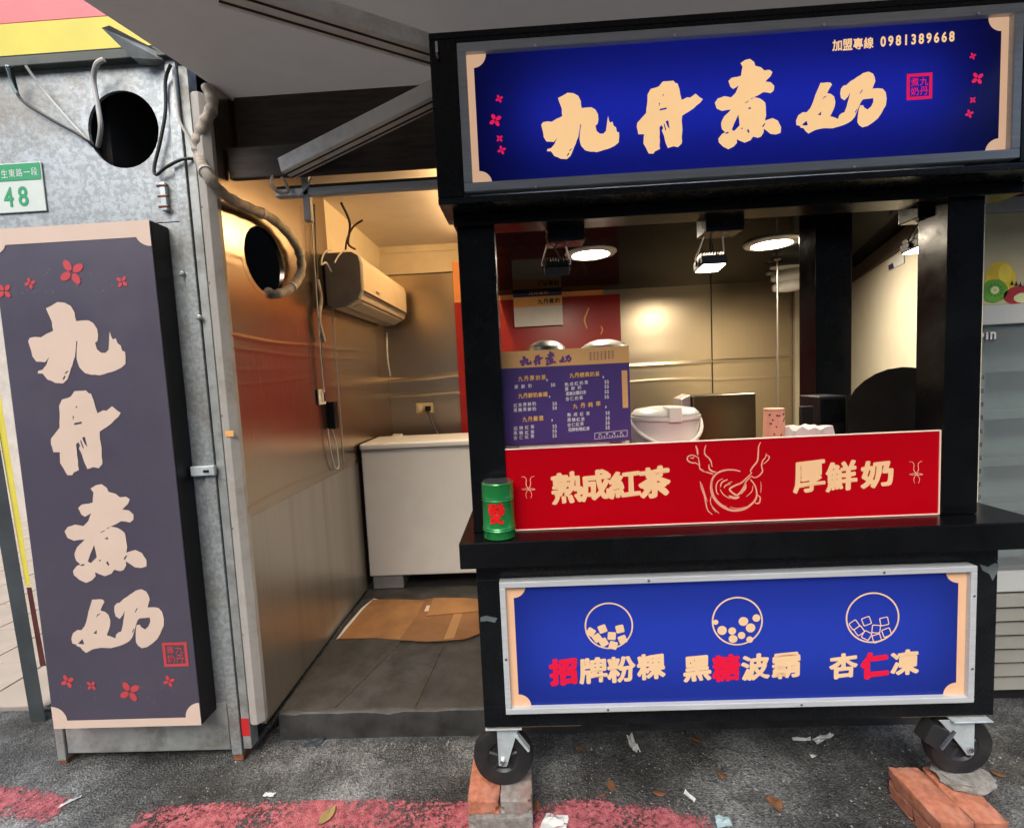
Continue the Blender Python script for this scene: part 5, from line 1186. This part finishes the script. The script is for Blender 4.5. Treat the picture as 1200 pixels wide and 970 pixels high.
for dx in (-.035, .035): bx('insert', (c.x+dx-.02, BY-.017, c.z-.025), (c.x+dx+.02, BY-.0145, c.z+.025), 'switch_white', ou, .002)
pl = thing('power_plug', (c.x+.035, BY-.03, c.z), 'black plug with cord hanging from the yellowed outlet', 'plug')
bx('plug_body', (c.x+.012, BY-.06, c.z-.025), (c.x+.058, BY-.0175, c.z+.02), 'black_plastic', pl, .008)
MB().tube(smooth_path([(c.x+.035, BY-.05, c.z-.02), P(505,492,Y=BY-.06), P(511,505,Y=BY-.08), P(515,516,Y=BY-.12), P(516,526,Y=BY-.14)], 5), .007, 8).build('cord', 'cable_black', pl, smooth=True)

# flattened cardboard on the floor
def card(pix, z, lab, tape=None, mark=None, mt='cardboard'):
    t = thing('cardboard_sheet', P(pix[0][0], pix[0][1], Z=z), lab, 'cardboard')
    poly = [P(x, y, Z=z) for x, y in pix]
    MB().prism(poly, (0, 0, .006)).build('board', mt, t, .001)
    if tape: MB().prism([P(x, y, Z=z+.0065) for x, y in tape], (0, 0, .0006)).build('tape', 'packing_tape', t)
    if mark:
        for m_ in mark: MB().prism([P(x, y, Z=z+.0065) for x, y in m_], (0, 0, .0005)).build('printed_mark', 'sign_cream', t)
    return t
cw = card([(397,749),(440,748),(470,750),(482,735),(500,716),(506,704),(470,703),(437,703),(425,715)], SZ+.0015, 'brown flattened cardboard sheet lying by the steel wall')
card([(500,722),(566,716),(570,703),(540,701),(508,701)], SZ+.0165, 'small brown cardboard flap on top of the flattened sheets')
tag(MB().prism([P(x, y, Z=SZ+.0008) for x, y in ((394,749),(400,746),(443,702),(438,701),(424,712),(404,735))], (0,0,.0008)).build('torn_paper', 'paper_white'), 'torn white paper edge sticking out under the flattened cardboard', 'paper')
card([(468,750),(500,752),(520,751),(545,749),(562,743),(566,704),(530,702),(499,702),(490,720)], SZ+.0095, 'brown flattened cardboard sheet with printed mark and tape strip', [(520,749),(532,747),(547,704),(538,704)], [[(497,716),(502,715.7),(504,709),(500,709.2)],[(504,715.6),(509,715.3),(511,708.6),(506,708.9)],[(511,715.2),(516,715),(519,708),(513,708.4)]], 'cardboard_dark')
cable([(397,748),(412,730),(425,716),(437,704)], .003, 'paper_white', 'torn white paper edge along the flattened cardboard', Y=None, X=None) if False else None

# ================================================================== RIGHT: NEIGHBOUR'S DISPLAY FRIDGE
GY = 2.15; gx0, gx1 = P(1150,500,Y=GY).x - .06, 2.62
fr = thing('display_fridge', ((gx0+gx1)/2, GY, 0), 'glass door display fridge with fruit picture header beyond the right post', 'fridge')
zt_, zh = P(1170,250,Y=GY).z, P(1175,357,Y=GY).z; zd = P(1175,380,Y=GY).z; zb_ = P(1180,668,Y=GY).z
bx('cabinet_back', (gx0, GY+.20, .05), (gx1, GY+.22, zt_), 'fridge_teal', fr, .003)
bx('cabinet_side', (gx0, GY+.03, .05), (gx0+.03, GY+.199, zt_), 'fridge_white', fr, .003)
bx('cabinet_side', (gx1-.03, GY+.03, .05), (gx1, GY+.199, zt_), 'fridge_white', fr, .003)
hdr = bx('picture_header', (gx0, GY-.005, zh), (gx1, GY+.03, zt_), 'light_box_cream', fr, .003)
bx('header_rail', (gx0, GY-.012, zd), (gx1, GY+.03, zh-.001), 'fridge_white', fr, .003)
bx('top_rail', (gx0, GY-.015, zt_+.001), (gx1, GY+.2, zt_+.06), 'painted_trim', fr, .003)
MB().add([(gx0+.03,GY+.006,zb_),(gx1-.03,GY+.006,zb_),(gx1-.03,GY+.006,zd-.001),(gx0+.03,GY+.006,zd-.001)], [(0,1,2,3)]).build('glass_door', 'fridge_glass', fr)
bx('door_frame', (gx0, GY, zb_), (gx0+.029, GY+.029, zd-.001), 'fridge_white', fr, .003)
for i in range(5):
    z = zb_ + .06 + i*.21; bx('shelf', (gx0+.031, GY+.05, z), (gx1-.031, GY+.198, z+.012), 'fridge_white', fr, .002)
    bx('price_rail', (gx0+.031, GY+.035, z-.012), (gx1-.031, GY+.049, z+.03), 'fridge_teal', fr, .002)
for i in range(14):
    z = zb_ + .08 + i*.06; bx('rack_slot', (gx0+.085, GY+.028, z), (gx0+.092, GY+.0345, z+.02), 'seed_black', fr, 0)
bx('rack_strip', (gx0+.07, GY+.0347, zb_+.02), (gx0+.105, GY+.036, zb_+.95), 'fridge_white', fr, .001)
zg1, zg0 = P(1180,695,Y=GY).z, P(1180,808,Y=GY).z
bx('base_panel', (gx0, GY+.012, zg1), (gx1, GY+.05, zb_-.001), 'fridge_white', fr, .003)
nl = 7
for i in range(nl):
    z = zg0 + (zg1-zg0)*i/nl; h_ = (zg1-zg0)/nl
    MB().hexa([(gx0,GY-.004,z+.002),(gx1,GY-.004,z+.002),(gx1,GY+.05,z+.002),(gx0,GY+.05,z+.002)], [(gx0,GY+.012,z+h_*.82),(gx1,GY+.012,z+h_*.82),(gx1,GY+.05,z+h_*.82),(gx0,GY+.05,z+h_*.82)]).build('vent_slat', 'slat_grey', fr, .002)
bx('plinth', (gx0+.01, GY+.03, .0), (gx1-.01, GY+.2, zg0), 'seed_black', fr, .002)
HYF = GY-.0062
def blob(mb, x, y, rx, ry, Y, n=26, wob=0.0, s=0):
    c = P(x, y, Y=Y); k = px_scale(x, y, Y)
    mb.flat([(c.x + rx*k*math.cos(2*math.pi*i/n)*(1+wob*math.sin(i*2.3+s)), Y, c.z + ry*k*math.sin(2*math.pi*i/n)*(1+wob*math.sin(i*1.7+s))) for i in range(n)])
for nm, x, y, rx, ry, m_, k in (('mango_picture',1172,328,18,22,'fruit_yellow',0),('kiwi_picture',1165,341,16,14,'fruit_green',1),('kiwi_flesh',1166,340,5,4.5,'fruit_pale',2),('kiwi_core',1166,340,2,1.8,'light_box_cream',3),('mango_highlight',1178,320,8,11,'light_box_yellow',1),('dragon_fruit_picture',1196,346,20,11,'fruit_crimson',1),('dragon_fruit_flesh',1199,349,11,6,'fruit_pale',2)):  # lighter mango blob is a highlight painted into the printed picture
    d = MB(); blob(d, x, y, rx, ry, HYF-.0006*k, wob=.03); d.build(nm, m_, hdr)
d = MB()
for i in range(12): a0 = 2*math.pi*i/12; c = P(1166 + 8*math.cos(a0), 340 + 7*math.sin(a0), Y=HYF-.0018); disc_flat(d, c.x, c.z, HYF-.0018, .0028, 8)
for i in range(6):
    x = 1184 + 5*i; d.flat([P(x, 337-abs(i-3), Y=HYF-.0018), P(x+2, 331-abs(i-3), Y=HYF-.0018), P(x+4, 337-abs(i-3), Y=HYF-.0018)])
tag(d.build('seeds', 'seed_black', hdr), kind='stuff')
d = MB(); put_row(d, 'pin', 1150, 394, 1164, 393, 8.5, 11, GY-.0035, .07); k_ = d.build('lettering', 'seed_black', fr)
d = MB(); put_row(d, 'pin', 1150, 394, 1164, 393, 7.0, 9.4, GY-.0045, .03); k_ = d.build('lettering', 'paper_white', fr)
mw = thing('maroon_fascia', (2.2, 2.1, zt_+.07), 'dark maroon fascia board above the display fridge', 'fascia')
bx('board', (1.66, 2.10, zt_+.061), (2.8, 2.16, 2.62), 'maroon', mw, .003); bx('strip', (1.66, 2.085, zt_+.15), (2.8, 2.0995, zt_+.19), 'painted_trim', mw, .002)

tag(bx('side_wall', (2.66, 2.3, 0), (9, 2.5, 4.2), 'plaster', None, 0), 'plastered wall beyond the display fridge', 'wall')
# ================================================================== BRICKS
brick_mesh = {}
def brick(name, c, size, rz, mt, lab, group=None):
    bm = bmesh.new(); bmesh.ops.create_cube(bm, size=1); bmesh.ops.subdivide_edges(bm, edges=bm.edges[:], cuts=7, use_grid_fill=True)
    sd4 = len(lab)*1.7 + c[0]*13
    for v_ in bm.verts:
        q = Vector((v_.co.x*size[0], v_.co.y*size[1], v_.co.z*size[2]))
        on = sum(1 for t_ in v_.co if abs(abs(t_)-.5) < 1e-4)
        ch_ = max(0, noise.noise(q*38 + Vector((sd4,0,0))) - .02) * (.022 if on == 2 else .034 if on == 3 else 0)
        q += Vector([-math.copysign(ch_ + .0018, t_) if abs(abs(t_)-.5) < 1e-4 and on >= 2 else 0 for t_ in v_.co]) * (1 if v_.co.z > -.4 else .2)
        q += Vector((noise.noise(q*60+Vector((sd4,1,0))), noise.noise(q*60+Vector((0,sd4,2))), 0)) * .0014
        v_.co = q + Vector((0, 0, size[2]/2))
    me = bpy.data.meshes.new(name); bm.to_mesh(me); bm.free()
    for p_ in me.polygons: p_.use_smooth = True
    me.set_sharp_from_angle(angle=R(30))
    o = bpy.data.objects.new(name, me); col.objects.link(o); setm(o, mt); o.location = c; o.rotation_euler.z = rz
    return tag(o, lab, 'brick', group)
bl = P(547,937,Z=.11).x; br_ = P(624,937,Z=.11).x; bw = (br_-bl)/2; yb = P(585,937,Z=.11).y
brick('brick', (bl+bw/2, yb+.11, .0565), (bw-.003, .22, .0535), 0, 'brick_red', 'orange red brick under the left caster, on the outer side')
brick('brick', (br_-bw/2, yb+.11, .0565), (bw-.003, .22, .0535), 0, 'brick_grey', 'greyish worn brick under the left caster, on the inner side')
brick('brick', ((bl+br_)/2, yb+.105, .002), (bw*2-.002, .23, .0535), 0, 'concrete_chunk', 'flat grey paving brick at the bottom of the left caster stack')
# right stack: two layers of red bricks
for i, (x, lab) in enumerate(((1.317, 'upper red brick under the right caster with a free long side'), (1.428, 'upper red brick under the right caster beneath the broken concrete'))):
    brick('brick', (x, 1.578, .0565), (.108, .222, .0535), R((.6, -.8)[i]), 'brick_red', lab)
for i, (y, lab) in enumerate(((1.522, 'lower red brick of the right stack on the street side'), (1.634, 'lower red brick of the right stack on the cart side'))):
    brick('brick', (1.374, y, .002), (.222, .108, .0535), R((-.7, .5)[i]), 'brick_red', lab)
# broken concrete piece under the right wheel
def rock(name, c, sx, sy, sz, mt, lab, seed, cat):
    bm = bmesh.new(); bmesh.ops.create_icosphere(bm, subdivisions=3, radius=1)
    for v_ in bm.verts:
        n_ = 1 + .28*noise.noise(v_.co*1.6 + Vector((seed,0,0))) + .12*noise.noise(v_.co*4 + Vector((0,seed,0)))
        v_.co = Vector((v_.co.x*sx*n_, v_.co.y*sy*n_, max(-.55, min(.55, v_.co.z))*sz*(1+.1*n_)))
    zm_ = min(v_.co.z for v_ in bm.verts)
    for v_ in bm.verts: v_.co.z -= zm_
    me = bpy.data.meshes.new(name); bm.to_mesh(me); bm.free(); o = bpy.data.objects.new(name, me); o.location = c; col.objects.link(o); setm(o, mt)
    return tag(o, lab, cat)
cR = P(1122, 924, Z=.10); rock('broken_concrete', (c2.x+.012, 1.62, .1105), .098, .06, .024, 'concrete_chunk', 'flat piece of broken concrete wedged under the right caster', 3, 'stone')

# ================================================================== LITTER
def leaf(x, y, L_, rz, mt, lab, curl=.25, z=0.0, grp=None):
    c = P(x, y, Z=z); vs = []; fs = []; n = 8
    for i in range(n+1):
        t = i/n; w_ = L_*.26*math.sin(math.pi*min(1, t*1.02))**.8
        for s_ in (-1, 0, 1): vs.append((L_*(t-.5), s_*w_, .004 + curl*L_*((t-.5)**2)*1.2 + abs(s_)*w_*curl*1.1))
    for i in range(n):
        for k in range(2): a0 = 3*i+k; fs.append((a0, a0+1, a0+4, a0+3))
    o = MB().add(vs, fs).build('dry_leaf', mt, None, smooth=True); so = o.modifiers.new('solid', 'SOLIDIFY'); so.thickness = .0012
    o.location = (c.x, c.y, gh(c.x, c.y)+.002+z); o.rotation_euler.z = rz
    return tag(o, lab, 'leaf', grp)
def scrap(x, y, pts, rz, mt, lab, fold=.3, z=0.0):
    c = P(x, y, Z=z); p4 = pts if len(pts) == 4 else [pts[0], pts[1], pts[2], pts[3]]; m_ = MB(); n = 7; sd5 = x*.37 + y*.11
    L_ = max(math.hypot(p4[0][0]-p4[2][0], p4[0][1]-p4[2][1]), .01)
    for j in range(n+1):
        for i in range(n+1):
            u_, v_ = i/n, j/n
            qx = (p4[0][0]*(1-u_)+p4[1][0]*u_)*(1-v_) + (p4[3][0]*(1-u_)+p4[2][0]*u_)*v_; qy = (p4[0][1]*(1-u_)+p4[1][1]*u_)*(1-v_) + (p4[3][1]*(1-u_)+p4[2][1]*u_)*v_
            nz_ = noise.noise(Vector((u_*2.4+sd5, v_*2.4, 0))) + .5*abs(noise.noise(Vector((u_*5, v_*5, sd5))))
            jx = .06*L_*noise.noise(Vector((u_*6, v_*6, sd5+4)))
            m_.v.append(Vector((qx+jx, qy+jx*.6, .004 + L_*fold*.6*max(-.05, nz_ + .25*(u_-.5)))))
    m_.f = [(j*(n+1)+i, j*(n+1)+i+1, (j+1)*(n+1)+i+1, (j+1)*(n+1)+i) for j in range(n) for i in range(n)]
    o = m_.build('paper_scrap', mt); so = o.modifiers.new('solid', 'SOLIDIFY'); so.thickness = .0012
    o.location = (c.x, c.y, gh(c.x, c.y)+.001+z); o.rotation_euler.z = rz
    return tag(o, lab, 'litter')
LG = 'small dry brown leaf lying on the dark asphalt under the cart'
for x, y, l, a0 in ((680,878,.045,1.2),(716,922,.06,1.7),(706,932,.03,.3),(773,931,.05,-.2),(846,909,.045,-.8),(816,868,.05,-.6),(1170,909,.045,-.5)):
    leaf(x, y, l, a0, 'leaf_brown', LG, grp='dry leaves under the cart')
leaf(384, 958, .085, 1.2, 'leaf_yellow', 'yellow green fallen leaf lying on the red painted stripe')
leaf(629, 945, .05, 1.4, 'leaf_brown', 'curled brown leaf beside the bricks under the left caster')
scrap(741, 873, [(-.02,-.045),(.012,-.05),(.022,.04),(-.004,.05)], .3, 'litter_white', 'narrow white folded paper strip standing on asphalt under the cart', .8)
scrap(965, 866, [(-.05,-.012),(.05,-.008),(.052,.010),(-.048,.014)], .35, 'litter_white', 'long pale wooden stick like scrap lying under the cart')
scrap(940, 867, [(-.04,-.01),(.03,-.006),(.035,.006),(-.038,.008)], -.15, 'litter_white', 'thin pale scrap pointing at the long stick under the cart')
scrap(648, 962, [(-.045,-.03),(.05,-.038),(.055,.02),(-.02,.034),(-.035,.01)], -.1, 'litter_white', 'crumpled white paper lying beside the left brick stack', .25)
scrap(846, 964, [(-.028,-.016),(.026,-.022),(.034,.012),(-.012,.026)], .2, 'litter_teal', 'small pale blue paper scrap on the red paint', .2)
scrap(808, 933, [(-.008,-.028),(.01,-.022),(.006,.026),(-.008,.02)], .5, 'litter_white', 'tiny white scrap near the leaves under the cart', .3)
scrap(368, 870, [(-.045,-.02),(.03,-.028),(.05,.022),(-.03,.026)], .1, 'banner_grey', 'flat slate coloured scrap at the foot of the step', .15)
scrap(316, 932, [(-.025,-.008),(.022,-.012),(.02,.008),(-.02,.010)], 0, 'litter_white', 'white paper scrap on the asphalt near the booth foot', .3)
scrap(84, 940, [(-.04,-.006),(.03,-.004),(.03,.006),(-.03,.008)], .7, 'litter_white', 'pale twig like scrap across the red paint patch', .2)
scrap(952, 887, [(-.008,-.008),(.012,-.006),(.010,.008),(-.006,.010)], .1, 'litter_white', 'tiny white square scrap under the middle of the cart', .3)
scrap(908, 942, [(-.025,-.03),(.02,-.02),(.025,.02),(-.01,.03)], .8, 'leaf_brown', 'torn brown paper lying in front of the cart middle', .3)
# loose grit over the asphalt
gr = MB(); rnd = random.Random(11)
for i in range(4200):
    if i % 3: x, y = rnd.uniform(-2.3, 1.9), rnd.uniform(1.45, 2.02)
    else: x, y = rnd.uniform(-2.1, -.2), 2.0 - abs(rnd.gauss(0, .06))
    if -2.09 < x < -1.25 and y > 1.915: continue
    s_ = rnd.uniform(.0014, .0042) * (1.9 if rnd.random() < .05 else 1); z = gh(x, y)
    q = [Vector((x,y,z-.001)) + Vector((rnd.uniform(.5,1)*s_*a0, rnd.uniform(.5,1)*s_*b0, s_*c0)) for a0, b0, c0 in ((-1,-1,0),(1,-1,0),(1,1,0),(-1,1,0),(0,0,1.1))]
    gr.add(q, [(0,3,2,1),(0,1,4),(1,2,4),(2,3,4),(3,0,4)])
tag(gr.build('grit', 'concrete_chunk'), 'loose grit scattered over the asphalt', 'grit', kind='stuff')
